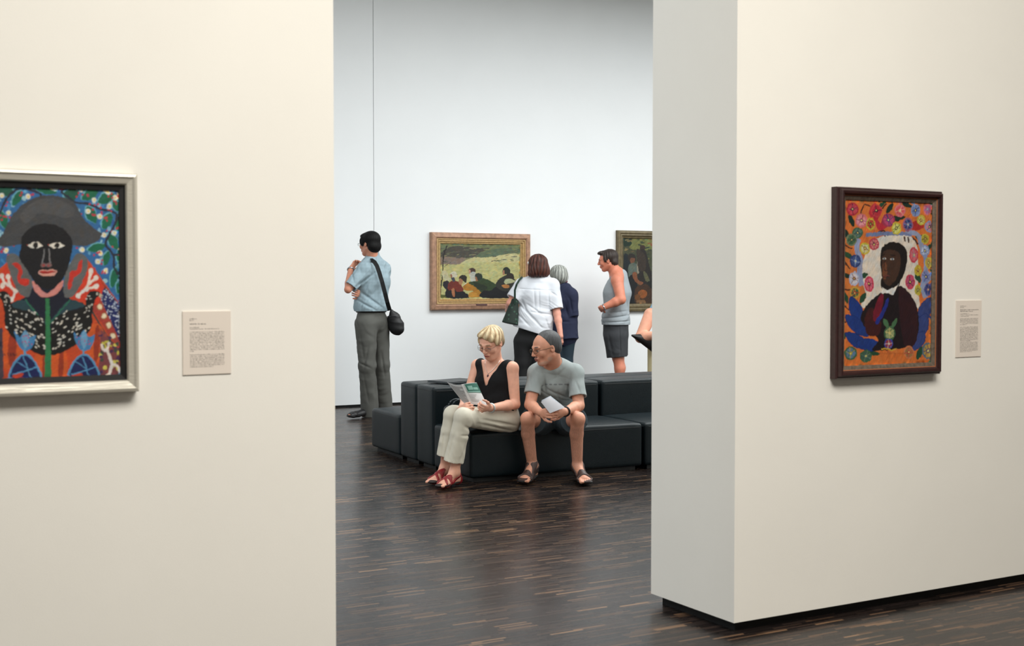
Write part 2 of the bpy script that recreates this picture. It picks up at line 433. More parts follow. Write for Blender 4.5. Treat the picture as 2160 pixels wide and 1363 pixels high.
# ================================================================== the rooms
YF = 3.872; TW = .548; YB = 12.96; XL = 1.557; XR = 3.2165; HC = 4.86
cream = mat('cream_plaster', (238,236,230), .75, bump=.12, bscale=350, var=.012, vscale=3)
white = mat('white_plaster', (236,238,240), .75, bump=.1, bscale=350, var=.01, vscale=2)
gapm = mat('black_recess', (14,14,15), .7)
ceilm = mat('ceiling_paint', (170,172,166), .8)
def floor_mat():
    m = bpy.data.materials.new('mosaic_parquet'); m.use_nodes = True; nt = m.node_tree; N = nt.nodes; L = nt.links; b = N['Principled BSDF']
    tc = N.new('ShaderNodeTexCoord'); sx = N.new('ShaderNodeSeparateXYZ'); L.new(tc.outputs['Object'], sx.inputs[0])
    def M(op, a, b_=None, c=None):
        n = N.new('ShaderNodeMath'); n.operation = op
        for i, v in enumerate((a, b_, c)):
            if v is None: continue
            if isinstance(v, (int, float)): n.inputs[i].default_value = v
            else: L.new(v, n.inputs[i])
        return n.outputs[0]
    X, Y = sx.outputs[0], sx.outputs[1]
    row = M('FLOOR', M('DIVIDE', Y, .013)); 
    blk = M('FLOOR', M('DIVIDE', Y, .16))
    wn = N.new('ShaderNodeTexWhiteNoise'); wn.noise_dimensions = '1D'; L.new(row, wn.inputs['W'])
    wb = N.new('ShaderNodeTexWhiteNoise'); wb.noise_dimensions = '1D'; L.new(blk, wb.inputs['W'])
    xo = M('ADD', M('ADD', X, M('MULTIPLY', wn.outputs['Value'], .09)), M('MULTIPLY', wb.outputs['Value'], .3))
    col = M('FLOOR', M('DIVIDE', xo, .15))
    cb = N.new('ShaderNodeCombineXYZ'); L.new(col, cb.inputs[0]); L.new(row, cb.inputs[1])
    w2 = N.new('ShaderNodeTexWhiteNoise'); w2.noise_dimensions = '2D'; L.new(cb.outputs[0], w2.inputs['Vector'])
    # groups of strips glued together in one tile differ slightly in tone
    tb = N.new('ShaderNodeCombineXYZ'); L.new(M('FLOOR', M('DIVIDE', M('ADD', X, M('MULTIPLY', wb.outputs['Value'], .3)), .34)), tb.inputs[0]); L.new(blk, tb.inputs[1])
    w3 = N.new('ShaderNodeTexWhiteNoise'); w3.noise_dimensions = '2D'; L.new(tb.outputs[0], w3.inputs['Vector'])
    cr = N.new('ShaderNodeValToRGB'); e = cr.color_ramp.elements
    e[0].position = 0; e[0].color = lin((30,26,26)); e[1].position = 1; e[1].color = lin((142,110,82))
    for p, c in ((.3,(36,30,29)), (.55,(46,39,37)), (.78,(60,49,44)), (.9,(80,62,50)), (.965,(104,80,63))):
        q = cr.color_ramp.elements.new(p); q.color = lin(c)
    L.new(w2.outputs['Value'], cr.inputs[0])
    nz = N.new('ShaderNodeTexNoise'); nz.inputs['Scale'].default_value = 1.0; mp = N.new('ShaderNodeMapping'); mp.inputs['Scale'].default_value = (14, 300, 1)
    L.new(tc.outputs['Object'], mp.inputs[0]); L.new(mp.outputs[0], nz.inputs['Vector'])
    k = M('MULTIPLY', M('ADD', M('MULTIPLY', w3.outputs['Value'], .5), .46), M('ADD', M('MULTIPLY', nz.outputs['Fac'], .5), .75))
    vm = N.new('ShaderNodeVectorMath'); vm.operation = 'SCALE'; L.new(cr.outputs[0], vm.inputs[0]); L.new(k, vm.inputs['Scale'])
    L.new(vm.outputs[0], b.inputs['Base Color'])
    b.inputs['Roughness'].default_value = .36; b.inputs['Specular IOR Level'].default_value = .2
    n4 = N.new('ShaderNodeTexNoise'); n4.inputs['Scale'].default_value = 3; n4.inputs['Detail'].default_value = 4
    L.new(tc.outputs['Object'], n4.inputs['Vector'])
    L.new(M('ADD', M('MULTIPLY', n4.outputs['Fac'], .10), M('ADD', M('MULTIPLY', w2.outputs['Value'], .06), .19)), b.inputs['Roughness'])
    bp = N.new('ShaderNodeBump'); bp.inputs['Strength'].default_value = .08; bp.inputs['Distance'].default_value = .002
    L.new(w2.outputs['Value'], bp.inputs['Height']); L.new(bp.outputs[0], b.inputs['Normal'])
    return m
X0, X1, Y0 = -5.0, 16.0, -5.0
def struct(name, mb, m): o = mb.build(name, m); o['kind'] = 'structure'; return o
struct('floor', MB().box((X0, Y0, -.1), (X1, YB+.2, 0)), floor_mat())
struct('ceiling', MB().box((X0, Y0, HC), (X1, YB+.2, HC+.1)), ceilm)
G = .042
struct('wall_left', MB().box((X0, YF, G), (XL, YF+TW, HC)), cream)
struct('wall_right', MB().box((XR, YF, G), (X1, YF+TW, HC)), cream)
struct('baseboard_left', MB().box((X0, YF+.035, 0), (XL-.035, YF+TW-.035, G)), gapm)
struct('baseboard_right', MB().box((XR+.035, YF+.035, 0), (X1, YF+TW-.035, G)), gapm)
seam = onY(788, 300, YB)[0]
w = MB().box((X0, YB, .025), (seam-.003, YB+.2, HC)).box((seam+.003, YB, .025), (X1, YB+.2, HC))
struct('wall_back', w, white)
struct('trim_1', MB().box((seam-.003, YB+.012, .025), (seam+.003, YB+.06, HC)), mat('joint', (120,122,122), .8))
struct('baseboard_back', MB().box((X0, YB+.02, 0), (X1, YB+.2, .025)), gapm)
struct('wall_far_left', MB().box((X0-.1, Y0, 0), (X0, YB+.2, HC)), white)
struct('wall_far_right', MB().box((X1, Y0, 0), (X1+.1, YB+.2, HC)), white)
struct('wall_behind', MB().box((X0, Y0-.1, 0), (X1, Y0, HC)), cream)

# ------------------------------------------------------------------ the island of black leather blocks
G3 = math.radians(-3.2)
SA = np.array([math.cos(G3), math.sin(G3), 0]); SB = np.array([-math.sin(G3), math.cos(G3), 0]); SE = np.array([4.06, 7.66, 0])
def SP(a, b, z=0): return SE+SA*a+SB*b+np.array([0, 0, z])
leather = mat('black_leather', (15,24,28), .38, bump=.25, bscale=260, var=.06, vscale=3, spec=.22)
plinthm = mat('plinth_black', (8,8,9), .6)
def block(name, a0, a1, b0, b1, z1, label, cat):
    c = SP((a0+a1)/2, (b0+b1)/2); root = empty(name, tuple(c), label, cat, None, G3)
    w, d = (a1-a0)/2-.004, (b1-b0)/2-.004; z0 = .03
    # padded cover: rounded box, the top slightly crowned, sides barely bulging
    bm = bmesh.new(); nx, ny, nz = max(6, int(w*2/.06)), max(5, int(d*2/.06)), 6
    bmesh.ops.create_cube(bm, size=1)
    for v in bm.verts: v.co = (v.co.x*2*w, v.co.y*2*d, z0+(v.co.z+.5)*(z1-z0))
    bmesh.ops.bevel(bm, geom=list(bm.edges), offset=.024, segments=4, profile=.55, affect='EDGES')
    for ax, n_, ext in ((0, nx, w), (1, ny, d)):
        for i in range(1, n_):
            x = -ext+.03+(2*ext-.06)*i/n_; co = [0, 0, 0]; co[ax] = x; no = [0, 0, 0]; no[ax] = 1
            bmesh.ops.bisect_plane(bm, geom=list(bm.verts)+list(bm.edges)+list(bm.faces), plane_co=co, plane_no=no)
    for i in range(1, nz):
        bmesh.ops.bisect_plane(bm, geom=list(bm.verts)+list(bm.edges)+list(bm.faces), plane_co=(0, 0, z0+(z1-z0)*i/nz), plane_no=(0, 0, 1))
    rnd = random.Random(int(a0*100+b0*10+z1*7)); ph = rnd.uniform(0, 6)
    for v in bm.verts:
        x, y, z = v.co; u = max(0, 1-(x/w)**2); t = max(0, 1-(y/d)**2)
        if z > z1-.03: v.co.z += .012*(u*t)**.5 + .0012*math.sin(19*x+ph)*math.sin(23*y) - .006*(1-min(1, u*6))*(1-min(1, t*6))
    me = bpy.data.meshes.new('padded_cover'); bm.to_mesh(me); bm.free()
    me.polygons.foreach_set('use_smooth', [True]*len(me.polygons))
    link('padded_cover', me, leather, root)
    # stitched seam running round under the top edge
    zz = z1-.026; e = .0005
    pts = [(-w+.03, -d-e, zz), (w-.03, -d-e, zz), (w+e, -d+.03, zz), (w+e, d-.03, zz), (w-.03, d+e, zz), (-w+.03, d+e, zz), (-w-e, d-.03, zz), (-w-e, -d+.03, zz)]
    MB().tube(pts, .0022, 6, closed=True).build('seam', mat('seam_leather', (12,16,18), .5), root)
    MB().box((-w+.04, -d+.04, 0), (w-.04, d-.04, z0+.01)).build('plinth', plinthm, root)
    return root
ZS, ZB = .342, .604
block('seat_block', 0, 1.388, 0, .645, ZS, 'low black leather seat block the seated couple sits on', 'sofa')
block('seat_block', 1.402, 2.9, 0, .645, ZS, 'low black leather seat block right of the seated man, running behind the white pillar', 'sofa')
block('backrest_block', 0, 1.402, .65, .97, ZB, 'tall black leather backrest block directly behind the seated couple', 'sofa')
block('backrest_block', 1.418, 2.9, .65, .97, ZB, 'tall black leather backrest block right of the seated man, facing the camera', 'sofa')
block('backrest_block', 0, 1.392, .976, 1.30, ZB, 'tall black leather backrest block of the rear row, left end beside the far low seat', 'sofa')
block('backrest_block', 1.41, 2.9, .976, 1.30, ZB, 'tall black leather backrest block of the rear row, below the man in the tank top', 'sofa')
block('seat_block', 0, 1.392, 1.305, 1.94, ZS, 'low black leather seat block at the far left end, facing the back wall', 'sofa')

# flat black folder lying on the backrests
t = empty('folder', tuple(SP(.30, .93, ZB+.013)), 'flat black folder lying on the backrest top behind the seated woman', 'folder', rz=G3+.35)
MB().box((-.17, -.12, 0), (.17, .12, .004), .001, 1).build('back_cover', mat('folder_black', (34,40,46), .45), t)
MB().box((-.165, -.115, .004), (.165, .115, .010)).build('pages', mat('page_grey', (120,126,130), .7), t)
fm = MB().box((-.17, -.12, .010), (.17, .12, .014), .001, 1).build('front_cover', MATS['folder_black'], t)

# ------------------------------------------------------------------ light of the place
def area(name, loc, size, power, col, rot=(0, 0, 0), shape='RECTANGLE', spread=180):
    l = bpy.data.lights.new(name, 'AREA'); l.shape = shape; l.size = size[0]; l.size_y = size[1]; l.energy = power; l.color = col; l.spread = math.radians(spread)
    o = bpy.data.objects.new(name, l); COL.objects.link(o); o.location = loc; o.rotation_euler = rot; return o
cool = (.955, .99, .985); warm = (1.0, .95, .86)
area('skylight', (9.2, 7.9, HC-.05), (9.5, 4.6), 800, cool)
area('skylight', (-.6, 7.6, HC-.05), (5.4, 4.4), 290, (.93, .98, 1.0))
area('front_ceiling_light', (2.0, .4, HC-.05), (3.2, 2.0), 415, warm)
area('front_ceiling_light', (5.8, .6, HC-.05), (2.6, 1.6), 60, warm)
wd = bpy.data.worlds.new('World'); SC.world = wd; wd.use_nodes = True
wd.node_tree.nodes['Background'].inputs[0].default_value = (.8, .88, 1, 1); wd.node_tree.nodes['Background'].inputs[1].default_value = .05

cam = bpy.data.cameras.new('camera'); co = bpy.data.objects.new('camera', cam); COL.objects.link(co)
co.location = (0, 0, CAMH); co.rotation_euler = (math.pi/2-PT, 0, -TH)
cam.sensor_width = 36; cam.lens = 36*FP/2160; cam.clip_start = .05
cam.dof.use_dof = True; cam.dof.focus_distance = 9.6; cam.dof.aperture_fstop = 5.0
SC.camera = co
SC.view_settings.view_transform = 'Standard'; SC.view_settings.look = 'None'; SC.view_settings.gamma = 1
SC.view_settings.exposure = 0; SC.view_settings.use_curve_mapping = False

# ================================================================== pictures on the walls
class Art:
    """flat painted picture: overlapping strokes of paint a fraction of a millimetre thick"""
    def __init__(s, Y, ox, oy, k, step=.000012): s.Y = Y; s.t = (ox, oy, k); s.V = []; s.F = []; s.C = []; s.P2 = []; s.n = 0; s.step = step; s.clip = None; s.lim = None
    def pt(s, p):
        ox, oy, k = s.t; q = onY(ox+p[0]*k, oy+p[1]*k, s.Y)
        return q
    def poly(s, pts, c, lc=None):
        s.n += 1
        cc = lc or lin(c); b = len(s.V); s.P2.append(list(pts))
        P = []
        for p in pts:
            if s.clip: p = (min(max(p[0], s.clip[0]), s.clip[2]), min(max(p[1], s.clip[1]), s.clip[3]))
            P.append(p)
        for p in P:
            q = s.pt(p); s.V.append((q[0], s.Y, q[2]))
        s.F.append(tuple(range(b, b+len(pts)))); s.C.append(cc); return s
    def smooth(s, pts, c, n=5):
        """closed smooth outline through the given points"""
        out = []; m = len(pts)
        for i in range(m):
            p0, p1, p2, p3 = [np.array(pts[(i+q-1) % m], float) for q in range(4)]
            for t in np.linspace(0, 1, n, endpoint=False):
                out.append(tuple(.5*((2*p1)+(-p0+p2)*t+(2*p0-5*p1+4*p2-p3)*t*t+(-p0+3*p1-3*p2+p3)*t**3)))
        return s.poly(out, c)
    def ell(s, x, y, rx, ry, c, a=0, n=14):
        ca, sa = math.cos(a), math.sin(a)
        return s.poly([(x+rx*math.cos(t)*ca-ry*math.sin(t)*sa, y+rx*math.cos(t)*sa+ry*math.sin(t)*ca) for t in np.linspace(0, 2*math.pi, n+1)[:-1]], c)
    def line(s, pts, w, c, sm=True):
        P = [np.array(p, float) for p in pts]
        if sm and len(P) > 2:
            out = []
            for i in range(len(P)-1):
                p0 = P[max(i-1, 0)]; p1 = P[i]; p2 = P[i+1]; p3 = P[min(i+2, len(P)-1)]
                for t in np.linspace(0, 1, 4, endpoint=False): out.append(.5*((2*p1)+(-p0+p2)*t+(2*p0-5*p1+4*p2-p3)*t*t+(-p0+3*p1-3*p2+p3)*t**3))
            P = out+[P[-1]]
        A_, B_ = [], []
        for i in range(len(P)):
            d = P[min(i+1, len(P)-1)]-P[max(i-1, 0)]; l = max(math.hypot(*d), 1e-6); n = np.array([-d[1], d[0]])/l*w/2
            A_.append(tuple(P[i]+n)); B_.append(tuple(P[i]-n))
        for i in range(len(P)-1): s.poly([A_[i], A_[i+1], B_[i+1], B_[i]], c); s.n -= 1
        s.n += 1; return s
    def leaf(s, x, y, L, w, a, c):
        pts = [(-.5, 0), (-.2, -.42), (.15, -.45), (.5, 0), (.15, .45), (-.2, .42)]
        return s.smooth([(x+(p*L)*math.cos(a)-(q*w)*math.sin(a), y+(p*L)*math.sin(a)+(q*w)*math.cos(a)) for p, q in pts], c, 3)
    def flower(s, x, y, rx, ry, outer, mid, inner, rnd):
        s.ell(x, y, rx, ry, outer); s.ell(x, y, rx*.74, ry*.74, mid)
        for k in range(9):
            a = k*2*math.pi/9+rnd.random(); s.line([(x+rx*.25*math.cos(a), y+ry*.25*math.sin(a)), (x+rx*.85*math.cos(a), y+ry*.85*math.sin(a))], max(rx*.1, 2), outer if k % 2 else inner, False)
        s.ell(x, y, rx*.28, ry*.28, inner); s.ell(x, y, rx*.12, ry*.12, (230,215,120))
    def build(s, name, m, parent, org, cell=.0016, warp=1.0, tone=.12, seed=1, ang=.5, gain=1.0):
        """lays the strokes one over the other on the canvas: a flat, finely divided sheet coloured point by point"""
        x0, x1, z0, z1 = s.lim; SS = 2; nx, nz = int((x1-x0)/cell), int((z1-z0)/cell); W, H = nx*SS, nz*SS
        img = np.zeros((H, W, 3)); k = SS/cell
        for f, c in zip(s.F, s.C):
            P = [((s.V[i][0]-x0)*k, (s.V[i][2]-z0)*k) for i in f]; px = [p[0] for p in P]; pz = [p[1] for p in P]
            a0, a1 = max(0, int(min(px))), min(W, int(max(px))+2); b0, b1 = max(0, int(min(pz))), min(H, int(max(pz))+2)
            if a0 >= a1 or b0 >= b1: continue
            gx = np.arange(a0, a1)[None, :]+.5; gz = np.arange(b0, b1)[:, None]+.5; ins = np.zeros((b1-b0, a1-a0), bool); j = len(P)-1
            for i in range(len(P)):
                (xi, zi), (xj, zj) = P[i], P[j]; j = i
                if zi == zj: continue
                ins ^= ((zi > gz) != (zj > gz)) & (gx < (xj-xi)*(gz-zi)/(zj-zi)+xi)
            img[b0:b1, a0:a1][ins] = c[:3]
        r = np.random.RandomState(seed)
        def soft(n, ax=(0, 1)):
            a = r.normal(size=(H, W))
            for _ in range(2):
                for d in ax:
                    q = np.cumsum(a, d); a = (np.roll(q, -n, d)-np.roll(q, n, d))/(2*n)
            return a/(a.std()+1e-9)
        dx, dz = soft(4)*warp*SS*.8, soft(4)*warp*SS*.8
        ix = np.clip(np.arange(W)[None, :]+dx, 0, W-1).astype(int); iz = np.clip(np.arange(H)[:, None]+dz, 0, H-1).astype(int); img = img[iz, ix]
        st = r.normal(size=(H, W)); acc = np.zeros_like(st)               # brush marks: noise drawn out along a slanting direction
        for t in range(-9, 10): acc += np.roll(np.roll(st, int(round(t*math.cos(ang))), 1), int(round(t*math.sin(ang))), 0)
        acc /= acc.std(); img = img*(1+tone*np.clip(acc, -2, 2)+tone*.5*soft(9))[..., None]+.004*np.abs(acc)[..., None]
        hue = soft(6)*tone*.5; img[..., 0] *= 1+hue; img[..., 2] *= 1-hue
        img = np.clip(img*gain, 0, 1).reshape(nz, SS, nx, SS, 3).mean((1, 3))
        xs = np.linspace(x0, x1, nx+1)-org[0]; zs = np.linspace(z0, z1, nz+1)-org[2]; V = np.zeros((nz+1, nx+1, 3)); V[..., 0] = xs[None, :]; V[..., 2] = zs[:, None]; V[..., 1] = s.Y-org[1]
        i = (np.arange(nz)[:, None]*(nx+1)+np.arange(nx)[None, :]).ravel(); Q = np.stack([i, i+1, i+nx+2, i+nx+1], 1)
        me = bpy.data.meshes.new(name); me.vertices.add(V.size//3); me.vertices.foreach_set('co', V.astype(np.float32).ravel())
        me.loops.add(Q.size); me.loops.foreach_set('vertex_index', Q.astype(np.int32).ravel()); me.polygons.add(len(Q)); me.polygons.foreach_set('loop_start', np.arange(0, Q.size, 4, dtype=np.int32)); me.update(calc_edges=True)
        at = me.color_attributes.new('Col', 'FLOAT_COLOR', 'POINT'); cc = np.ones((nz+1, nx+1, 4)); cc[:-1, :-1, :3] = img; cc[-1, :-1, :3] = img[-1]; cc[:, -1] = cc[:, -2]
        at.data.foreach_set('color', cc.astype(np.float32).ravel())
        return link(name, me, m, parent)
paint = mat('oil_paint', rough=.55, attr=True, bump=.12, bscale=160, spec=.35)
def frame(root, org, x0, x1, z0, z1, Yw, prof, m, name='frame'):
    """mitred moulding; prof = (inset from the outer edge, distance from the wall)"""
    V = []; F = []; n = len(prof)
    for (cx, sx, cz, sz) in ((x0, 1, z0, 1), (x1, -1, z0, 1), (x1, -1, z1, -1), (x0, 1, z1, -1)):
        for i, h in prof: V.append((cx+sx*i, Yw-h, cz+sz*i))
    for k in range(4):
        for i in range(n-1):
            a, b = k*n+i, ((k+1) % 4)*n+i; F.append((a, b, b+1, a+1))
    return raw(name, V, F, m, root, org)
def picture(name, label, cat, x0, x1, z0, z1, Yw, prof, fm, inner, group=None):
    org = ((x0+x1)/2, Yw, z0); r = empty(name, org, label, cat, group)
    f = frame(r, org, x0, x1, z0, z1, Yw, prof, fm)
    return r, org

# --- the large portrait on the left wall: silver frame, black inner edge
Yw = YF; t = .045
silver = mat('silver_leaf', (206,202,190), .36, metal=.3, bump=.25, bscale=30, stretch=(.4, 6, 6), spec=.5)
tr = onY(291, 368, Yw-t); br = onY(290, 826, Yw-t); 
x1 = tr[0]; z1 = onY(291, 366.5, Yw-t)[2]; z0 = br[2]; x0 = onY(-90, 600, Yw-t)[0]
r, org = picture('framed_portrait', 'silver-framed painting of a dark-faced figure in a wide grey hat, on the left wall', 'painting', x0, x1, z0, z1, Yw,
    [(0, 0), (0, .036), (.004, .043), (.010, .045), (.016, .040), (.030, .036), (.034, .030), (.034, .012)], silver, None)
frame(r, org, x0+.034, x1-.034, z0+.034, z1-.034, Yw, [(0, .03), (.004, .026), (.017, .024), (.017, .015)], mat('black_liner', (10,10,14), .5), 'inner_frame')
A = Art(Yw-.020, 0, 340, .3669); A.clip = (-215, 150, 706, 1262); A.lim = (x0+.049, x1-.049, z0+.049, z1-.049)
A.poly([(-300, 100), (760, 100), (760, 1300), (-300, 1300)], (44,104,160))
rd = random.Random(3)
for i in range(260):
    x, y = rd.uniform(-210, 700), rd.uniform(150, 760); A.ell(x, y, rd.uniform(8, 26), rd.uniform(5, 14), rd.choice([(60,130,186), (96,160,200), (150,196,212), (40,84,150), (132,176,204)]), rd.uniform(0, 3), 8)
gr = (14,102,74); gd = (20,84,66)
lv = [(30,175,110,55,.1),(100,215,100,48,-1.0),(20,340,100,50,1.3),(265,170,130,42,.2),(410,190,80,90,1.4),(520,190,120,62,-.6),(610,215,110,62,-.5),(525,310,110,62,1.1),(615,345,100,58,-1.1),(675,260,100,50,1.0),(685,370,120,48,1.5),(650,465,100,55,1.1),(555,500,110,48,-.25),(612,560,86,40,-1.3),(690,560,100,44,1.4),(655,670,120,46,-1.35),(690,740,90,44,1.2),(-60,200,110,50,.5),(-120,300,110,50,1.2),(-160,420,110,50,-.8),(-60,380,90,46,.8),(-150,560,110,46,1.3),(-190,200,90,50,-.4)]
for a in lv: A.leaf(a[0]-3, a[1]-3, a[2]*1.08, a[3]*1.15, a[4], (104,172,190)); A.leaf(*a, gr if rd.random() < .7 else gd)
br_ = (34,40,56)
for p in ([(0,300),(30,230),(80,175),(140,160),(200,175),(240,200)], [(350,155),(360,185),(400,215),(440,240),(500,245),(570,275),(640,290),(668,310),(660,360),(630,420),(605,480),(650,540),(655,610),(700,690)], [(668,318),(706,325)], [(650,540),(700,535)], [(-200,160),(-120,230),(-60,300),(0,300)]): A.line(p, 13, br_)
for i in range(34):
    x, y = [(50,300),(160,205),(35,515),(465,165),(540,225),(573,320),(685,185),(626,262),(660,212),(596,425),(575,530),(655,415),(690,500),(560,578),(605,632),(315,158),(470,510),(10,200),(620,180),(505,290),(-60,250),(-140,180),(-100,460),(-180,500),(-40,560),(-150,640)][i % 26]
    A.ell(x, y, 15, 16, (216,220,214)); A.ell(x+2, y, 6, 7, (236,212,120))
    for q in range(3): A.ell(x+rd.uniform(-50, 50), y+rd.uniform(-45, 45), 7, 6, (188,48,70), rd.uniform(0, 3), 8)
A.poly([(-260,1262),(-215,820),(20,600),(60,560),(150,790),(380,790),(500,560),(706,850),(706,1262)], (196,72,34))
A.poly([(500,590),(575,680),(706,850),(706,870),(560,700)], (120,50,44))
A.poly([(560,690),(706,850),(706,1095),(600,900),(575,760)], (26,38,96))
A.poly([(-140,690),(-215,790),(-215,1095),(-130,900)], (26,38,96))
for i in range(150):
    x = rd.uniform(575, 704); y = rd.uniform(700+max(0, (x-575))*1.1, 880+(x-575)*1.5); A.ell(x, y, 4.5, 3.5, (196,208,224), 0, 6)
A.poly([(530,850),(570,780),(700,1060),(700,1110)], (164,58,50)); 
for x, y in ((572,838),(598,890),(624,942),(648,1005)): A.ell(x, y, 20, 22, (160,90,60)); A.ell(x, y, 14, 16, (228,212,180))
A.line([(528,860),(600,985),(700,1110)], 10, (40,58,60))
for x, y, w_ in ((250,1180,60),(340,1180,50),(545,1050,60),(60,1080,80),(-80,1100,80)): A.ell(x, y, w_, 120, (206,88,36), .05); A.ell(x+10, y, w_*.3, 110, (150,52,30), .05)
# right flower bank, white coral
A.poly([(575,960),(700,1110),(706,1262),(560,1262),(575,1080)], (120,62,66))
for i in range(46): A.ell(rd.uniform(572, 700), rd.uniform(985, 1255), rd.uniform(8, 15), rd.uniform(8, 15), rd.choice([(190,180,70), (70,40,80), (150,70,60), (206,196,90), (60,70,60)]))
A.line([(582,1050),(590,1080),(612,1085),(625,1040)], 15, (222,214,208)); A.line([(612,1080),(640,1165),(622,1235)], 17, (222,214,208)); A.line([(640,1165),(680,1185),(690,1240)], 15, (222,214,208))
A.poly([(-215,1262),(-215,980),(15,960),(22,1262)], (70,58,70))
for i in range(30): A.ell(rd.uniform(-200, 14), rd.uniform(990, 1250), rd.uniform(8, 14), rd.uniform(8, 15), rd.choice([(190,180,70), (40,40,60), (150,130,110), (206,196,90)]))
# orange triangles with white branches
A.poly([(-60,760),(28,602),(150,780),(60,810)], (206,58,34)); A.poly([(520,600),(405,790),(560,830),(600,720)], (206,58,34))
wb = (226,216,208)
for p in ([(10,662),(30,700),(85,745),(68,800)], [(48,665),(60,715),(90,748)], [(522,630),(500,720),(445,780)], [(550,672),(500,715)], [(553,720),(500,735)]): A.line(p, 15, wb)
for p in ((10,662),(48,665),(88,748),(68,795),(15,715),(522,632),(550,672),(553,720),(448,775),(500,735)): A.ell(p[0], p[1], 14, 16, wb)
# dress, collar, body
A.smooth([(50,840),(150,780),(200,720),(360,720),(400,790),(490,830),(430,960),(285,1110),(120,980)], (14,20,42), 4)
A.smooth([(50,840),(140,800),(235,900),(262,940),(120,880)], (36,66,76)); A.smooth([(490,830),(400,800),(320,880),(288,925),(400,860)], (36,66,76))
A.line([(145,795),(250,925)], 7, (38,110,84)); A.line([(405,795),(290,930)], 7, (38,110,84))
# hair puffs
A.smooth([(36,560),(70,530),(115,555),(165,640),(188,700),(165,780),(110,760),(60,650)], (96,98,100)); A.smooth([(500,560),(450,530),(420,560),(372,660),(368,770),(400,785),(440,750),(495,640)], (96,98,100))
A.smooth([(70,590),(110,590),(130,640),(120,675),(165,680),(160,715),(120,712),(98,680),(105,630)], (196,48,36)); A.smooth([(470,572),(455,580),(440,625),(405,640),(390,725),(405,735),(425,670),(465,640)], (196,48,36))
A.smooth([(190,690),(270,760),(360,685),(345,745),(270,785),(205,755)], (206,134,128))
# birds
bk = (12,12,14)
for sg in (-1, 1):
    X = lambda x: 278+sg*(x-278)
    A.smooth([(X(286),1112),(X(300),930),(X(370),870),(X(480),840),(X(500),770),(X(540),745),(X(578),765),(X(545),800),(X(530),880),(X(520),965),(X(430),1060)], bk, 4)
    A.poly([(X(570),760),(X(590),775),(X(568),785)], (190,180,160)); A.ell(X(556), 765, 6, 6, (230,226,210)); A.ell(X(556), 765, 3, 3, (20,20,20))
    for i in range(95):
        y = rd.uniform(860, 1100); x = rd.uniform(296, 520); lim = 520-(max(0, y-960))*1.5
        if x < lim and not (y < 900 and x < 350): A.ell(X(x), y, 8, 4, (214,212,204), -.6*sg, 7)
    for i in range(16): A.ell(X(rd.uniform(492, 530)), rd.uniform(770, 860), 5, 3, (214,212,204), 1, 6)
A.poly([(260,790),(284,790),(290,1010),(298,1262),(255,1262),(262,1000)], (44,120,74))
# tulips and blue balls
for cx, cy, s_ in ((145,1030,1), (482,1030,1)):
    A.smooth([(cx-60,cy-50),(cx-30,cy-20),(cx,cy-60),(cx+28,cy-20),(cx+62,cy-30),(cx+40,cy+40),(cx,cy+62),(cx-40,cy+30)], (66,128,180), 4)
    A.smooth([(cx-20,cy-10),(cx,cy-56),(cx+22,cy-10),(cx,cy+50)], (110,160,196), 4)
    for i in range(14): A.ell(cx+rd.uniform(-40, 40), cy+rd.uniform(-30, 30), 4, 4, (180,70,120), 0, 6)
    A.line([(cx-4, cy+50), (cx-2, cy+90)], 10, (90,150,190))
    A.smooth([(cx-88,1262),(cx-78,1180),(cx-30,1118),(cx+20,1112),(cx+70,1170),(cx+88,1262)], (84,146,190), 4); A.smooth([(cx-78,1262),(cx-68,1185),(cx-25,1128),(cx+16,1122),(cx+60,1175),(cx+76,1262)], (18,28,84), 4)
    A.line([(cx-76,1225),(cx-10,1210),(cx+72,1180)], 7, (84,146,190)); A.line([(cx-10,1125),(cx+14,1190),(cx+30,1260)], 7, (84,146,190)); A.line([(cx-50,1150),(cx-6,1180),(cx+10,1192)], 6, (84,146,190))
    A.smooth([(cx-72,1232),(cx-20,1218),(cx-10,1232),(cx-60,1258)], (196,66,44))
# hat and face
A.smooth([(-50,470),(10,430),(60,330),(130,250),(220,205),(320,200),(420,235),(480,330),(540,390),(582,415),(560,460),(480,490),(380,480),(200,470),(120,480),(40,492),(-20,485)], (66,68,72), 5)
A.smooth([(120,300),(220,225),(330,222),(430,280),(380,330),(240,300),(150,360)], (78,79,82), 4)
A.smooth([(130,430),(200,370),(290,362),(370,395),(415,470),(400,580),(360,680),(290,735),(215,715),(165,640),(112,560),(120,500)], (11,12,20), 5)
for cx in (203, 326):
    A.poly([(cx-46,486),(cx-20,470),(cx+15,468),(cx+46,486),(cx+15,502),(cx-20,502)], (226,222,212)); A.ell(cx+2, 486, 15, 16, (20,16,18)); A.poly([(cx-50,484),(cx-46,480),(cx-40,488)], (170,60,50))
A.line([(256,505),(248,560),(240,590)], 7, (120,120,124)); A.line([(280,505),(284,560),(290,590)], 7, (120,120,124))
A.smooth([(232,600),(248,585),(265,590),(285,584),(298,600),(285,612),(262,606),(245,612)], (120,92,92), 4); A.ell(252, 600, 7, 5, (170,50,50)); A.ell(280, 600, 7, 5, (170,50,50))
A.smooth([(220,642),(240,624),(272,628),(300,622),(328,636),(310,656),(272,662),(240,658)], (212,158,146), 4); A.smooth([(228,642),(245,630),(272,634),(300,628),(320,637),(272,648)], (178,44,40), 3); A.line([(228,643),(272,641),(322,638)], 3, (70,20,20))
# signature strokes
for i, x in enumerate((24, 42, 60, 76, 90)): A.line([(x,1106),(x+3,1118)], 4, (40,30,30)); A.line([(x,1106),(x+9,1108)], 3, (40,30,30)); A.line([(x+2,1117),(x+10,1116)], 3, (40,30,30))
A.build('canvas', paint, r, org, cell=.0015, warp=1.0, tone=.12, seed=1, gain=.86)

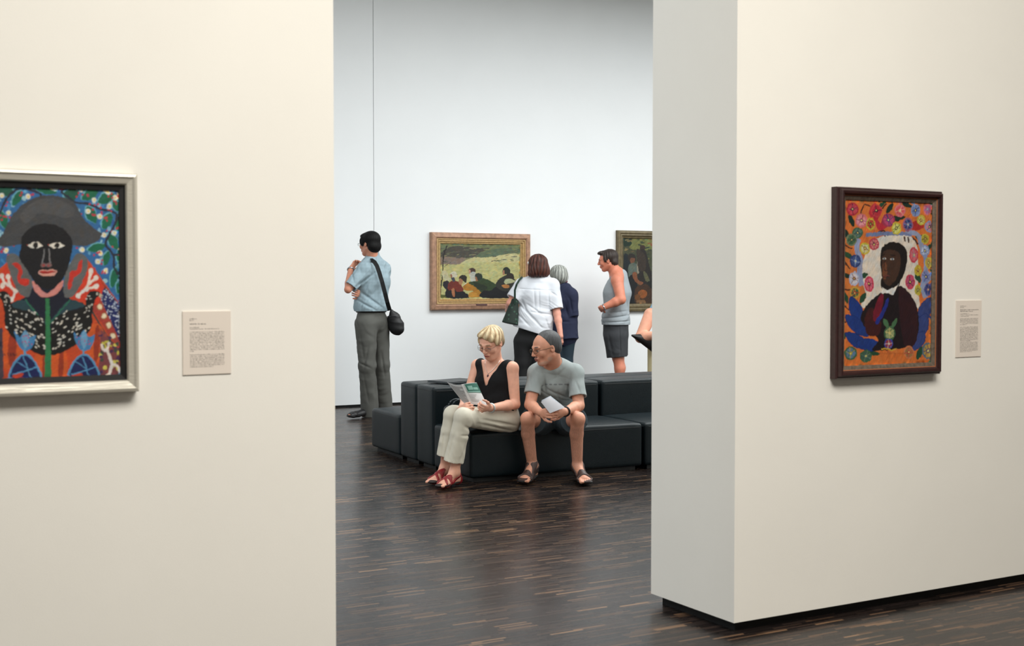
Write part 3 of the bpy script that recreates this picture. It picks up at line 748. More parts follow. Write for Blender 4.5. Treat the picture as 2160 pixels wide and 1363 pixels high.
# --- the portrait with the wreath of flowers on the right wall: dark wooden frame
t = .05
z1 = onY(1755, 394.5, Yw)[2]; z0 = onY(1750, 799, Yw)[2]; x0 = onY(1752, 600, Yw)[0]; x1 = onY(1992, 600, Yw-t)[0]
wood = mat('dark_wood', (50,26,26), .42, var=.25, vscale=12, bump=.2, bscale=60, stretch=(1, 6, 6))
r, org = picture('framed_portrait', 'dark wood framed painting of a suited man circled by flowers, right wall', 'painting', x0, x1, z0, z1, Yw,
    [(0, 0), (0, .030), (.004, .036), (.008, .036), (.011, .048), (.016, .052), (.025, .050), (.028, .040), (.032, .037), (.032, .015)], wood, None)
frame(r, org, x0+.032, x1-.032, z0+.032, z1-.032, Yw, [(0, .037), (.003, .035), (.003, .033), (.0035, .033)], mat('orange_edge', (150,88,50), .6), 'inner_line')
frame(r, org, x0+.0352, x1-.0352, z0+.0352, z1-.0352, Yw, [(0, .0345), (.004, .033), (.010, .031), (.016, .028), (.016, .02)], mat('worn_gilt', (104,92,80), .5, var=.35, vscale=70, bump=.3, bscale=200, metal=.2), 'inner_frame')
A = Art(Yw-.024, 1730, 380, .3229); A.clip = None; A.lim = (x0+.050, x1-.050, z0+.050, z1-.050)
A.poly([(90,60),(840,60),(840,1290),(90,1290)], (206,112,52)); rd = random.Random(5)
for i in range(130): A.ell(rd.uniform(130, 790), rd.uniform(110, 1240), rd.uniform(5, 22), rd.uniform(3, 9), rd.choice([(214,122,60), (192,98,48), (200,118,64), (180,90,50)]), rd.uniform(0, 3), 7)
A.smooth([(400,370),(560,355),(630,420),(640,560),(640,700),(650,840),(600,830),(300,830),(265,840),(285,700),(262,600),(290,500),(330,410)], (214,206,196), 4)
A.smooth([(150,470),(200,440),(255,600),(300,760),(260,800),(190,760),(160,620)], (196,112,54))
dk = (20,44,34)
for a in [(205,265,90,36,1.2),(410,150,80,30,-.9),(455,185,80,36,-1.0),(565,160,90,34,.5),(745,185,80,32,-1.0),(175,360,110,34,1.2),(180,490,100,36,.6),(175,625,90,30,.4),(280,625,70,40,-.3),(740,420,70,36,-.8),(745,290,60,26,-.6),(700,450,80,30,-.9),(660,380,80,40,.2),(740,575,60,24,-.5),(170,770,80,28,1.3),(280,770,80,36,-1.1),(740,690,90,36,-1.2),(150,1010,60,30,1),(650,1130,90,40,-1.2),(505,250,110,40,-.2),(350,1130,90,30,.2),(640,640,70,36,1.1)]: A.leaf(*a, dk if a[0] % 2 else (32,70,48))
for p in ([(265,220),(290,160),(330,175)],[(150,520),(195,580)],[(150,420),(210,450)],[(150,715),(210,720),(220,760)],[(160,820),(190,850)],[(730,940),(745,930),(740,960)],[(720,1000),(745,1035)],[(600,370),(640,420)],[(405,190),(436,150)],[(380,340),(420,330),(425,370)],[(550,370),(555,400)],[(575,370),(580,410)],[(750,360),(770,365)],[(160,930),(190,920),(200,960)],[(745,540),(770,500)],[(735,750),(745,770)]): A.line(p, 9, (60,34,30))
rp = (176,40,56); pk = (206,110,118); bl = (130,146,184); ye = (190,176,60); db = (40,58,110); gn = (58,96,68)
A.smooth([(320,200),(360,150),(400,200),(380,260),(410,300),(380,330),(350,250),(330,240)], rp)
A.smooth([(595,280),(640,270),(680,300),(640,330),(600,320)], (170,44,40)); A.smooth([(410,260),(440,300),(400,330),(390,300)], rp)
A.line([(300,360),(420,350),(540,350),(600,355)], 26, (110,122,160)); A.line([(250,380),(240,450),(262,520),(258,600),(270,690)], 34, (140,150,184)); A.line([(560,330),(640,360),(660,430),(690,520),(690,610),(670,700),(690,770)], 30, (140,150,180))
for a in [(213,190,40,44,rp,(190,70,84),(60,30,60)),(270,265,40,46,pk,(214,150,160),(120,50,90)),(330,287,30,38,ye,(170,60,50),(50,40,30)),(368,200,38,44,(190,60,66),rp,(70,30,50)),(447,262,44,44,(150,50,80),(180,70,110),(60,60,110)),(522,200,36,42,pk,(206,80,90),(220,180,160)),(624,198,32,44,bl,(110,130,180),(60,40,80)),(702,190,28,38,pk,(170,90,130),(110,130,180)),(498,315,32,42,ye,(206,206,120),(30,60,60)),(574,292,34,46,(150,90,120),db,(110,130,180)),(660,262,28,34,ye,(200,190,110),(110,50,50)),(715,305,32,38,bl,(190,130,150),(80,40,70)),(686,385,26,34,ye,(150,140,50),(80,40,40)),(684,462,32,38,bl,(180,190,214),(60,70,120)),(245,345,36,36,gn,(90,120,110),(40,50,70)),(205,390,36,42,(110,120,90),gn,(50,60,60)),(293,447,34,40,ye,(196,196,150),(110,50,50)),(352,418,34,40,(180,60,80),(206,120,120),(100,40,60)),(230,530,38,42,db,(60,80,130),(130,150,190)),(320,680,32,52,(196,60,90),(206,110,130),(110,30,60)),(222,645,34,46,(170,178,204),(206,200,206),(110,60,60)),(228,735,34,42,(190,150,60),gn,(150,50,40)),(612,490,30,52,(190,60,80),(200,100,110),(150,140,150)),(708,540,24,38,ye,(180,140,80),(110,120,60)),(640,590,24,36,ye,(196,170,60),(120,40,40)),(588,665,32,50,(196,60,90),(180,80,110),(60,40,60)),(692,632,32,46,bl,(120,130,180),(60,60,110)),(640,718,22,36,ye,(170,160,70),(60,60,50)),(705,715,26,40,(80,90,150),db,(130,100,140))]: A.flower(*a, rd)
# blue leaves
bb = (26,54,124)
for a in [(235,850,190,80,1.2),(240,950,200,84,.75),(240,1050,180,80,.6),(320,1075,170,80,.15),(690,850,200,86,-1.15),(660,960,190,90,-1.2),(640,1050,150,80,-1.0)]: A.leaf(a[0], a[1], a[2]*1.04, a[3]*1.08, a[4], (16,36,96)); A.leaf(*a, bb if a[0] < 500 else (52,66,122))
# the sitter
A.smooth([(268,880),(330,790),(400,735),(480,700),(530,690),(600,760),(640,860),(640,1000),(600,1080),(470,1105),(340,1110),(380,1040),(290,960)], (24,14,20), 5)
A.smooth([(520,700),(600,770),(636,860),(630,1050),(560,1100),(520,900)], (44,18,26), 4); A.smooth([(300,870),(340,830),(400,930),(380,1010),(310,1010),(290,930)], (60,22,24), 4)
A.smooth([(395,745),(415,760),(400,860),(370,920),(345,900),(360,820)], (110,22,42), 4); A.smooth([(430,790),(450,770),(430,850),(380,940),(360,925),(400,860)], (32,44,130), 4)
A.smooth([(405,640),(400,700),(440,740),(490,720),(530,640),(490,600)], (26,16,16)); A.poly([(408,700),(400,740),(440,738),(478,752),(522,655),(480,700),(440,722)], (222,218,212))
A.smooth([(395,520),(400,450),(440,412),(490,404),(545,430),(570,490),(560,580),(530,650),(480,705),(430,690),(408,640),(396,580)], (22,16,16), 5)
A.smooth([(404,520),(415,465),(470,455),(520,480),(525,560),(500,640),(455,690),(420,670),(405,600)], (66,44,34), 4); A.smooth([(410,560),(430,540),(440,600),(425,650),(410,620)], (110,66,44), 4)
A.ell(420, 514, 12, 6, (200,196,190)); A.ell(420, 514, 5, 6, (50,80,110)); A.ell(470, 516, 14, 6, (200,196,190)); A.ell(470, 516, 5, 6, (50,80,110))
A.line([(455,490),(490,492)], 6, (20,14,14)); A.line([(404,492),(425,488)], 6, (20,14,14)); A.line([(425,520),(418,580),(430,595),(445,590)], 6, (50,30,24)); A.line([(415,632),(432,624),(455,630)], 9, (110,54,46)); A.line([(415,634),(455,632)], 3, (30,14,14))
for a in [(455,1000,38,48,gn,(150,160,110),(190,180,120)),(448,1070,30,34,(60,70,150),(150,50,60),(200,190,190)),(200,1130,42,46,gn,(90,120,150),(160,150,60)),(300,1150,40,42,gn,(60,90,80),(110,130,110)),(580,1125,34,44,(196,120,80),(150,110,70),(180,60,60)),(705,1115,40,56,(90,110,120),(170,140,70),(80,60,100))]: A.flower(*a, rd)
A.leaf(430, 935, 70, 30, 1.1, (70,110,76)); A.leaf(485, 935, 70, 26, -1.1, (70,110,76)); A.line([(400,1105),(440,1100),(470,1112),(500,1100)], 9, (196,160,60))
for i in range(22): A.line([(385+i*9, 1128+rd.uniform(-3, 3)), (390+i*9, 1136)], 3, (150,74,40))
A.build('canvas', paint, r, org, cell=.0020, warp=1.2, tone=.16, seed=2, ang=1.1, gain=.80)

# --- the wide picture of figures in a field, back wall
Yw = YB; t = .055
x0 = onY(906, 570, Yw)[0]; x1 = onY(1119.5, 570, Yw-t)[0]; z1 = onY(906, 490, Yw)[2]; z0 = onY(908, 654.5, Yw)[2]
gold = mat('pinkish_gilt', (164,126,102), .5, var=.28, vscale=24, bump=.3, bscale=90, metal=.15, stretch=(1, 1, 1))
r, org = picture('framed_painting', 'wide painting in a pinkish gilt frame of people huddled before a pale yellow field', 'painting', x0, x1, z0, z1, Yw,
    [(0, 0), (0, .045), (.01, .055), (.03, .058), (.05, .062), (.062, .055), (.066, .042)], gold, None)
frame(r, org, x0+.066, x1-.066, z0+.066, z1-.066, Yw, [(0, .042), (.003, .052), (.012, .052), (.016, .036), (.026, .036), (.028, .046), (.034, .046), (.038, .026), (.052, .034), (.060, .024), (.060, .01)], mat('light_gilt', (190,160,112), .45, var=.2, vscale=40, metal=.15), 'inner_frame')
A = Art(Yw-.018, 890, 470, .154, .00002); A.clip = None; A.lim = (x0+.122, x1-.122, z0+.122, z1-.122)
A.poly([(190,260),(1360,260),(1360,1050),(190,1050)], (188,184,124)); rd = random.Random(9)
A.smooth([(200,260),(1360,260),(1360,420),(1200,430),(1020,460),(800,480),(640,500),(480,545),(200,560)], (110,118,80), 4)
A.smooth([(230,470),(330,360),(460,320),(640,330),(760,350),(920,350),(820,400),(700,470),(520,485),(400,500)], (74,70,62), 4)
A.smooth([(760,440),(900,380),(1100,350),(1322,360),(1322,410),(1150,430),(900,470),(780,480)], (92,108,84), 4)
A.smooth([(230,480),(400,470),(620,490),(560,560),(400,575),(230,560)], (134,116,104), 4); A.smooth([(680,480),(900,480),(1100,440),(1300,425),(1322,540),(1000,540),(640,550),(500,580)], (196,188,136), 4)
for i in range(160): A.ell(rd.uniform(235, 1315), rd.uniform(560, 860), rd.uniform(15, 60), rd.uniform(3, 8), rd.choice([(198,190,126), (180,178,112), (190,180,130), (170,168,104)]), rd.uniform(-.1, .1), 8)
for i in range(60): A.ell(rd.uniform(235, 1315), rd.uniform(300, 540), rd.uniform(15, 50), rd.uniform(3, 9), rd.choice([(120,124,84), (96,100,76), (140,134,100), (88,84,76)]), rd.uniform(-.3, .1), 8)
A.line([(250,1010),(262,880),(285,700),(290,520),(310,400),(345,310)], 16, (38,32,30)); A.line([(290,500),(270,400),(250,340)], 6, (60,54,44)); A.line([(300,440),(360,380),(400,350)], 6, (60,54,44)); A.line([(300,610),(350,570),(395,545)], 6, (60,54,44)); A.poly([(228,1026),(240,980),(345,990),(350,1026)], (84,92,44))
A.smooth([(275,665),(330,660),(370,740),(380,790),(300,780)], (196,188,150), 4)
dk = (20,22,28)
A.smooth([(340,1026),(345,900),(430,880),(560,930),(640,1026)], dk, 4); A.smooth([(285,850),(300,805),(360,795),(380,850),(350,910),(305,890)], (32,28,38), 4)
A.smooth([(350,870),(400,800),(480,800),(540,860),(570,930),(480,945),(440,900),(380,930)], (118,44,32), 4); A.smooth([(405,920),(440,900),(455,1000),(425,1012)], (170,110,76), 4)
A.smooth([(385,700),(420,668),(470,680),(482,730),(440,760),(400,740)], (206,200,176), 4); A.smooth([(388,710),(405,700),(420,750),(400,755)], (150,96,72), 4); A.smooth([(400,760),(440,750),(455,800),(425,810)], (60,66,80), 3)
A.smooth([(560,870),(640,820),(740,850),(820,930),(800,1012),(640,1012),(700,960),(690,930),(600,930)], (178,122,40), 4); A.smooth([(640,1015),(650,960),(720,950),(770,1000),(740,1020)], (196,140,54), 3)
A.smooth([(505,760),(530,722),(590,718),(615,760),(600,820),(570,800),(540,800)], (40,32,26), 4); A.smooth([(500,790),(525,760),(560,800),(540,850),(505,830)], (170,120,84), 4); A.line([(560,860),(610,825)], 10, (206,206,190))
A.smooth([(640,680),(650,630),(700,618),(735,655),(720,690),(660,700)], (70,50,40), 4); A.smooth([(640,660),(660,640),(670,690),(645,700)], (196,150,120), 3); A.smooth([(650,700),(700,670),(745,700),(730,800),(670,810),(660,750)], (190,190,176), 4)
A.smooth([(640,820),(760,790),(820,760),(900,780),(1030,860),(1000,960),(830,960),(720,870)], (48,66,36), 4); A.smooth([(700,810),(780,830),(900,880),(840,930),(740,880)], (34,46,30), 4)
A.smooth([(725,720),(760,690),(815,700),(830,750),(790,790),(740,770)], (36,50,40), 4); A.smooth([(728,750),(745,740),(770,790),(740,795)], (150,104,72), 3)
A.smooth([(820,1026),(840,930),(940,930),(1010,880),(1130,900),(1322,880),(1322,1026)], (16,20,26), 4)
A.smooth([(1010,860),(1060,770),(1150,720),(1240,740),(1290,830),(1280,930),(1100,930)], (44,46,42), 4); A.smooth([(1100,660),(1130,615),(1180,615),(1210,660),(1180,700),(1120,700)], (34,40,34), 4); A.smooth([(1104,660),(1120,650),(1130,700),(1108,715)], (170,120,92), 3)
A.smooth([(1150,720),(1200,685),(1250,710),(1260,770),(1180,790)], (40,34,30), 4); A.smooth([(1130,790),(1170,765),(1250,780),(1270,810),(1200,830),(1140,840)], (176,180,140), 4); A.smooth([(1090,850),(1180,850),(1190,890),(1120,890)], (176,118,62), 4)
A.build('canvas', paint, r, org, cell=.0032, warp=1.6, tone=.16, seed=3, ang=.15, gain=.78)
pl = onY(1015, 643.5, Yw-.05)
MB().box((pl[0]-.07, Yw-.066, z0+.045), (pl[0]+.07, Yw-.056, z0+.068), .002, 1).build('name_plate', mat('tarnished_brass', (112,86,84), .45, metal=.5, var=.4, vscale=120), r, org)

# --- the darker picture half hidden by the pillar
x0 = onY(1298.5, 570, Yw)[0]; x1 = x0+1.02; z1 = onY(1299, 486, Yw)[2]; z0 = onY(1300, 658, Yw)[2]
olive = mat('olive_gilt', (104,92,66), .5, var=.3, vscale=24, bump=.3, bscale=90, metal=.15)
r, org = picture('framed_painting', 'dark painting of farm workers in an olive gilt frame, cut by the white pillar', 'painting', x0, x1, z0, z1, Yw,
    [(0, 0), (0, .04), (.01, .05), (.03, .055), (.045, .045), (.06, .05), (.075, .035), (.09, .03), (.098, .02), (.098, .01)], olive, None)
A = Art(Yw-.016, 1230, 470, .2348, .00002); A.clip = None; A.lim = (x0+.094, x1-.094, z0+.094, z1-.094)
A.poly([(340,100),(1040,100),(1040,750),(340,750)], (70,74,52)); rd = random.Random(11)
A.smooth([(360,120),(480,130),(500,180),(400,215),(366,200)], (24,48,36), 4); A.smooth([(480,140),(1000,130),(1000,210),(640,240),(520,250),(420,230),(440,190)], (120,124,70), 4)
for i in range(70): A.ell(rd.uniform(370, 900), rd.uniform(130, 340), rd.uniform(8, 30), rd.uniform(4, 10), rd.choice([(116,110,60), (60,72,50), (96,84,56), (130,116,76), (44,62,50)]), rd.uniform(-.3, .3), 8)
for i in range(6): A.ell(590+i*12, 190+rd.uniform(-10, 10), 10, 6, (150,60,44), 0, 8)
A.smooth([(366,300),(430,330),(420,420),(400,730),(366,730)], (20,32,38), 4)
A.smooth([(510,215),(530,200),(555,210),(555,240),(520,250)], (60,44,38), 4); A.smooth([(500,260),(560,250),(600,400),(640,500),(640,580),(500,560),(490,400)], (38,34,32), 4)
A.smooth([(400,300),(430,275),(470,300),(475,345),(420,350)], (44,38,34), 4); A.smooth([(425,320),(465,320),(460,355),(430,360)], (120,76,54), 4)
A.smooth([(405,400),(430,365),(480,370),(490,440),(450,450),(440,500),(412,490)], (92,104,96), 4); A.smooth([(410,490),(470,470),(490,560),(480,730),(400,730),(395,620)], (18,22,26), 4)
A.smooth([(445,450),(480,450),(490,510),(540,540),(510,560),(455,510)], (134,82,54), 4); A.smooth([(485,350),(500,340),(500,450),(485,440)], (150,140,120), 3)
A.smooth([(480,260),(500,240),(560,300),(560,420),(500,420)], (58,48,40), 4); A.smooth([(540,440),(560,440),(600,520),(560,520)], (96,96,70), 3)
A.smooth([(470,590),(520,560),(600,560),(700,640),(700,730),(480,730)], (66,44,30), 4); A.ell(535, 640, 42, 40, (150,86,40)); A.ell(490, 670, 26, 30, (110,70,36)); A.smooth([(480,700),(550,690),(560,728),(500,728)], (126,92,60), 3)
A.smooth([(600,520),(1000,480),(1000,728),(700,728),(620,600)], (24,28,26), 4); A.smooth([(700,300),(800,280),(840,480),(700,500)], (60,52,40), 4); A.ell(760, 260, 30, 36, (110,76,56))
A.build('canvas', paint, r, org, cell=.0036, warp=1.8, tone=.22, seed=4, ang=.7, gain=.7)

# --- wall labels with their printed lines
cardm = mat('label_card', (226,216,206), .7); inkm = mat('ink', (118,114,110), .8); inkd = mat('ink_bold', (72,70,70), .8)
def card(name, label, Yw, x0, x1, z0, z1, lines, ms, mt, seed, cm=None):
    org = ((x0+x1)/2, Yw, z0); r = empty(name, org, label, 'label')
    MB().box((x0, Yw-.004, z0), (x1, Yw, z1), .0008, 1).build('card', cm or cardm, r, org)
    rd = random.Random(seed); W = x1-x0; H = z1-z0
    for bold in (0, 1):
        V = []; F = []
        for v, wd, hh, b in lines:                       # v: height from the top, wd: run length, hh: letter height
            if b != bold: continue
            x = x0+W*ms; end = x0+W*(ms+(mt-ms)*wd); z = z1-H*v; h = H*hh
            while x < end:
                for _ in range(rd.randint(2, 9)):        # a word of small letters
                    lw = h*rd.uniform(.35, .6); up = h*rd.choice([.62, .62, .62, 1.0])
                    if x+lw > end: break
                    b0 = len(V); sl = lw*rd.choice([.4, .55, .8])
                    V += [(x, Yw-.0044, z), (x+sl, Yw-.0044, z), (x+sl, Yw-.0044, z+up), (x, Yw-.0044, z+up)]; F.append((b0, b0+1, b0+2, b0+3)); x += lw
                x += h*.45
                if rd.random() < .02: x += h
        raw('heading' if bold else 'text_block', V, F, inkd if bold else inkm, r, org)
a = onY(384, 657, YF); b = onY(487, 788, YF)
ln = [(.125, .22, .016, 1), (.15, .12, .014, 1), (.208, .48, .02, 1), (.262, .27, .014, 0), (.285, .86, .014, 0)]
ln += [(.335+.0272*i, 1 if i < 11 else .12, .016, 0) for i in range(12)] + [(.69+.0272*i, 1 if i < 7 else .68, .016, 0) for i in range(8)]
card('wall_label', 'square beige text label right of the silver-framed portrait', YF, a[0], b[0], b[2], a[2], ln, .145, .865, 1)
a = onY(2016, 634, YF); b = onY(2068, 752, YF)
ln = [(.105, .33, .014, 1), (.13, .2, .012, 1), (.172, 1, .016, 1), (.198, .7, .016, 1), (.24, .5, .012, 0), (.262, 1, .012, 0), (.285, .5, .012, 0)]
ln += [(.325+.0215*i, 1 if i < 5 else .38, .013, 0) for i in range(6)] + [(.475+.0205*i, 1 if i < 12 else .6, .013, 0) for i in range(13)] + [(.745+.0205*i, 1 if i < 8 else .65, .013, 0) for i in range(9)]
card('wall_label', 'tall narrow beige text label right of the flower-wreathed portrait', YF, a[0], b[0], b[2], a[2], ln, .15, .87, 2)
a = onY(690, 592, YB); b = onY(705, 640, YB)
card('wall_label', 'pale text label on the back wall beside the left partition edge', YB, a[0], b[0], b[2], a[2], [(.1, 1, .03, 1)]+[(.25+.05*i, .9, .02, 0) for i in range(10)], .1, .9, 4, white)

# ================================================================== people
UP = np.array([0, 0, 1.0])
def out_(sh, nb): return unit(sh-nb)
skinm = mat('skin', rough=.5, attr=True, sss=.12, var=.07, vscale=30, bump=.08, bscale=300, spec=.4)
hairm = lambda n: mat(n, rough=.55, attr=True, var=.3, vscale=60, bump=.3, bscale=260, stretch=(1, 1, .25), spec=.4)
def mk(**k): return {a: np.array(J(*b)) if len(b) == 3 else np.array(b) for a, b in k.items()}
def groundbase(j): p = (j['anL']+j['anR'])/2; return (float(p[0]), float(p[1]), 0.0)
steel = mat('spectacle_metal', (90,92,98), .3, metal=.8)
def lensm():
    m = bpy.data.materials.new('spectacle_glass'); m.use_nodes = True; nt = m.node_tree; N = nt.nodes
    N.remove(N['Principled BSDF']); g = N.new('ShaderNodeBsdfGlossy'); g.inputs['Roughness'].default_value = .05
    t = N.new('ShaderNodeBsdfTransparent'); t.inputs['Color'].default_value = (.86, .87, .86, 1); x = N.new('ShaderNodeMixShader'); x.inputs[0].default_value = .08
    nt.links.new(t.outputs[0], x.inputs[1]); nt.links.new(g.outputs[0], x.inputs[2]); nt.links.new(x.outputs[0], N['Material Output'].inputs[0]); return m
glassm = lensm()

# ------------------------------------------------------------------ seated woman reading a leaflet
def seated_woman():
    z = .93
    j = mk(pel=(1057,880,8.95), wai=(1050,842,8.95), che=(1044,803,8.96), nek=(1045,766,8.96), shL=(1080,777,8.86), shR=(1008,772,9.03),
           elL=(1087,853,8.84), wrL=(1034,861,8.60), elR=(986,838,8.98), wrR=(973,864,8.60), hipL=(1070,888,8.88), hipR=(1042,886,9.0),
           knL=(977,880,8.52), knR=(955,875,8.66), anL=(959,996,8.56), anR=(938,988,8.72))
    base = groundbase(j); sk = (222,166,142)
    r = empty('person', base, 'seated person with short blond hair, black sleeveless top and cream trousers, reading a leaflet', 'person')
    b = S(); torso(b, j, 0, z=z, w=(.15, .118, .145, .10), d=(.11, .092, .1, .062))
    hc = J(1037, 723, 8.88); f = cv(-.52, -.46, -.78); up = cv(-.12, .96, -.25)
    b.chain([j['nek']-UP*.02, hc-f*.012-up*.05], [.053, .05], k=.02)
    L, A, ff, uu, rr = head(b, hc, f, up, .95, True, lips=(178,92,88), brow=(120,92,66), lidded=True, jaw=.93)
    for q in 'LR': arm(b, j, q, z=.9, r=(.05, .037, .036, .026), k=.014)
    dL = unit(J(1006,864,8.50)-j['wrL']); hand(b, j['wrL'], dL, cv(-.3, .55, .8), .85, (.8, 1.1, .8), tside=-1)
    dR = unit(J(1002,853,8.47)-j['wrR']); hand(b, j['wrR'], dR, cv(.3, -.15, .95), .88, (.75, 1.2, .9), tside=-1)
    for q in 'LR': leg(b, j, q, z=.82, r=(.078, .06, .055, .039), back=SB)
    fL = (J(964,1011,8.62), J(926,1024,8.42)); fR = (J(941,1005,8.80), J(908,1017,8.58))
    for h_ in (*fL, *fR): h_[2] = .016
    foot(b, j['anL'], fL[0], fL[1], .9, side=-1); foot(b, j['anR'], fR[0], fR[1], .9, side=1)
    b.build('body', skinm, r, base, h=.004, basecol=sk)
    # hair: short layered cut
    h = S(); E = lambda p, q, k=.012, **kw: h.ell(L(*p), [v*.95 for v in q], A, k=k, **kw)
    E((0, -.022, .042), (.083, .096, .082)); E((0, .02, .078), (.074, .066, .04), .02); E((0, -.055, -.012), (.07, .055, .06), .02)
    for q in (-1, 1): E((q*.074, .022, .03), (.013, .034, .036), .012)
    E((.02, .05, .086), (.05, .03, .022), .012); E((-.05, .058, .064), (.024, .024, .028), .012)
    E((0, .125, -.0), (.062, .066, .078), .006, op='sub'); E((.026, .118, .045), (.054, .058, .050), .006, op='sub')
    for q in (-1, 1): E((q*.085, .0, -.032), (.02, .03, .03), .006, op='sub')
    hp = hc+up*.08-f*.02; h.post.append(hairfn(hp, up, .0008, 40))
    def paint_hair(V, c):
        v = V-hp; a = np.arctan2(v@rr, v@ff); s_ = np.sin(13*a+4*(v@uu)*20)*.5+.5; d = np.clip(-(v@uu)*9-.25, 0, 1)[:, None]
        c1 = np.array(lin((218,198,160))); c2 = np.array(lin((156,126,90))); c3 = np.array(lin((80,66,56)))
        o = c1*(1-s_[:, None])+c2*s_[:, None]; return o*(1-d)+c3*d
    h.paintfn.append(paint_hair); h.build('hair', hairm('blond_hair'), r, base, h=.0035, basecol=(222,190,140))
    # black V neck top
    t = S(); torso(t, j, .011, z=z, w=(.15, .122, .147, .112), d=(.11, .094, .104, .068))
    t.p = [p for p in t.p if p[0] != 'cone']
    for q in ('R', 'L'):
        sh = j['sh'+q]; nb = j['nek']; m = nb*.22+sh*.78
        t.cone(nb*.6+sh*.4-UP*.01, nb*.2+sh*.8-UP*.002, .053, .053, k=.04)
        out = unit(sh-nb); arm_ = j['el'+q]-sh
        t.cone(sh+out*.062-UP*.012, sh+out*.034+arm_*.9, .056, .056, k=.01, op='sub')
    t.flat(j['nek']+UP*.02, j['che']-(j['nek']-j['che'])*.06+cv(-.5, 0, -.8)*.11, (.112, .12), (.016, .07), np.cross(cv(-.42, 0, -.9), UP), k=.008, op='sub')
    t.cone(j['nek']+UP*.005, j['nek']+UP*.14, .082, .09, k=.01, op='sub')
    hz_ = J(1050, 872, 8.95)[2]; t.post.append(lambda P, D: np.maximum(D, hz_-P[2]))
    t.post.append(wrinkle(.0018, 34, (0, .2, 1), seed=3)); t.build('sleeveless_top', mat('black_knit', (13,13,16), .8, bump=.3, bscale=400, spec=.25), r, base, h=.004)
    # trousers
    p = S(); p.flat(j['pel']-UP*.02, j['pel']+UP*.06, (.165, .12), (.135, .105), j['hipR']-j['hipL'], k=.04)
    for q, en in (('L', J(957,974,8.55)), ('R', J(942,962,8.68))):
        a, k_, w_ = j['hip'+q], j['kn'+q], j['an'+q]
        p.cone(a, k_, .086, .064, k=.012); m = k_+(en-k_)*.4
        p.cone(k_, m, .062, .062, k=.012); p.cone(m, en, .062, .068, k=.012, flat=True)
    p.post.append(wrinkle(.0028, 26, cv(.9, .5, .3), seed=5))
    p.post.append(creases([(J(1085,905,9), J(1010,878,9), .010, .010), (J(1075,890,9), J(1015,869,9), .009, .008), (J(1090,893,9), J(1040,876,9), .008, .008), (J(1003,895,9), J(985,880,9), .010, .012),
        (J(1002,903,9), J(978,900,9), .008, .008), (J(968,890,9), J(950,960,9), .008, .005), (J(990,915,9), J(972,965,9), .009, .006), (J(946,880,9), J(938,950,9), .008, .006)]))
    p.build('trousers', mat('cream_cotton', (206,200,184), .85, bump=.2, bscale=500, var=.03, vscale=10, fold=.45), r, base, h=.0045)
    red = mat('red_leather', (136,28,34), .42, bump=.15, bscale=200); sole = mat('dark_sole', (40,26,24), .6)
    sl = ((.70, .035, .85, .2, .6, .007), (.70, .035, .85, .2, -.6, .007), (.10, .062, .42, .9, 0, .009), (-.02, .03, 1, 0, 0, .012))
    for nm, an, ft in (('L', j['anL'], fL), ('R', j['anR'], fR)): sandal('sandal', r, base, an, ft[0], ft[1], red, sole, .9, sl)
    glasses(r, base, L, .95, steel, glassm)
    # necklace, pendant, wrist watch, earring
    silver_ = mat('silver_chain', (214,210,204), .25, metal=.9)
    nk = j['nek']; fr = cv(-.5, 0, -.85); sd = np.cross(fr, UP)
    pts = [nk+sd*x+fr*(.052+.040*(1-abs(x)/.06))+UP*zz for x, zz in ((-.062,.022), (-.052,-.006), (-.034,-.034), (-.014,-.058), (0,-.07), (.014,-.058), (.034,-.034), (.052,-.006), (.062,.022))]
    pts = [b.onto(p_, fr, .002) for p_ in pts]
    MB().tube(pts, .0016, 6).build('necklace', silver_, r, base, smooth=True)
    g = S(); g.ell(pts[4]-UP*.016+fr*.003, (.008, .005, .014), [sd, fr, UP], k=.003); g.build('pendant', mat('dark_amber', (80,44,52), .3), r, base, h=.0022)
    wax = unit(j['wrL']-j['elL']); wc = j['wrL']-wax*.012; u1 = unit(np.cross(wax, UP)); u2 = np.cross(wax, u1)
    MB().tube([wc+.0285*(math.cos(a)*u1+math.sin(a)*u2) for a in np.linspace(0, 2*math.pi, 21)[:-1]], .007, 8, closed=True, flat=.9).build('bracelet', mat('pale_metal', (200,206,206), .3, metal=.5), r, base, smooth=True)
    return j, r
jw, rw = seated_woman()

def sheet(name, P, m, root, org, nu=14, nv=10, th=.0006, cols=None):
    """thin curved paper through a grid of corner points given as a function of u, v"""
    V = []; F = []
    for s_ in (0, 1):
        for i in range(nu+1):
            for k in range(nv+1):
                u, v = i/nu, k/nv; p = P(u, v); du = P(min(u+.01, 1), v)-P(max(u-.01, 0), v); dv = P(u, min(v+.01, 1))-P(u, max(v-.01, 0)); n = unit(np.cross(du, dv))
                V.append(p+n*th*s_)
    W = nv+1; N_ = (nu+1)*W
    for i in range(nu):
        for k in range(nv):
            a = i*W+k; F.append((a, a+1, a+W+1, a+W)); F.append((N_+a, N_+a+W, N_+a+W+1, N_+a+1))
    for i in range(nu): F.append((i*W, (i+1)*W, N_+(i+1)*W, N_+i*W)); F.append((i*W+nv, N_+i*W+nv, N_+(i+1)*W+nv, (i+1)*W+nv))
    for k in range(nv): F.append((k, N_+k, N_+k+1, k+1)); F.append((nu*W+k, nu*W+k+1, N_+nu*W+k+1, N_+nu*W+k))
    return raw(name, V, F, m, root, org, smooth=False)
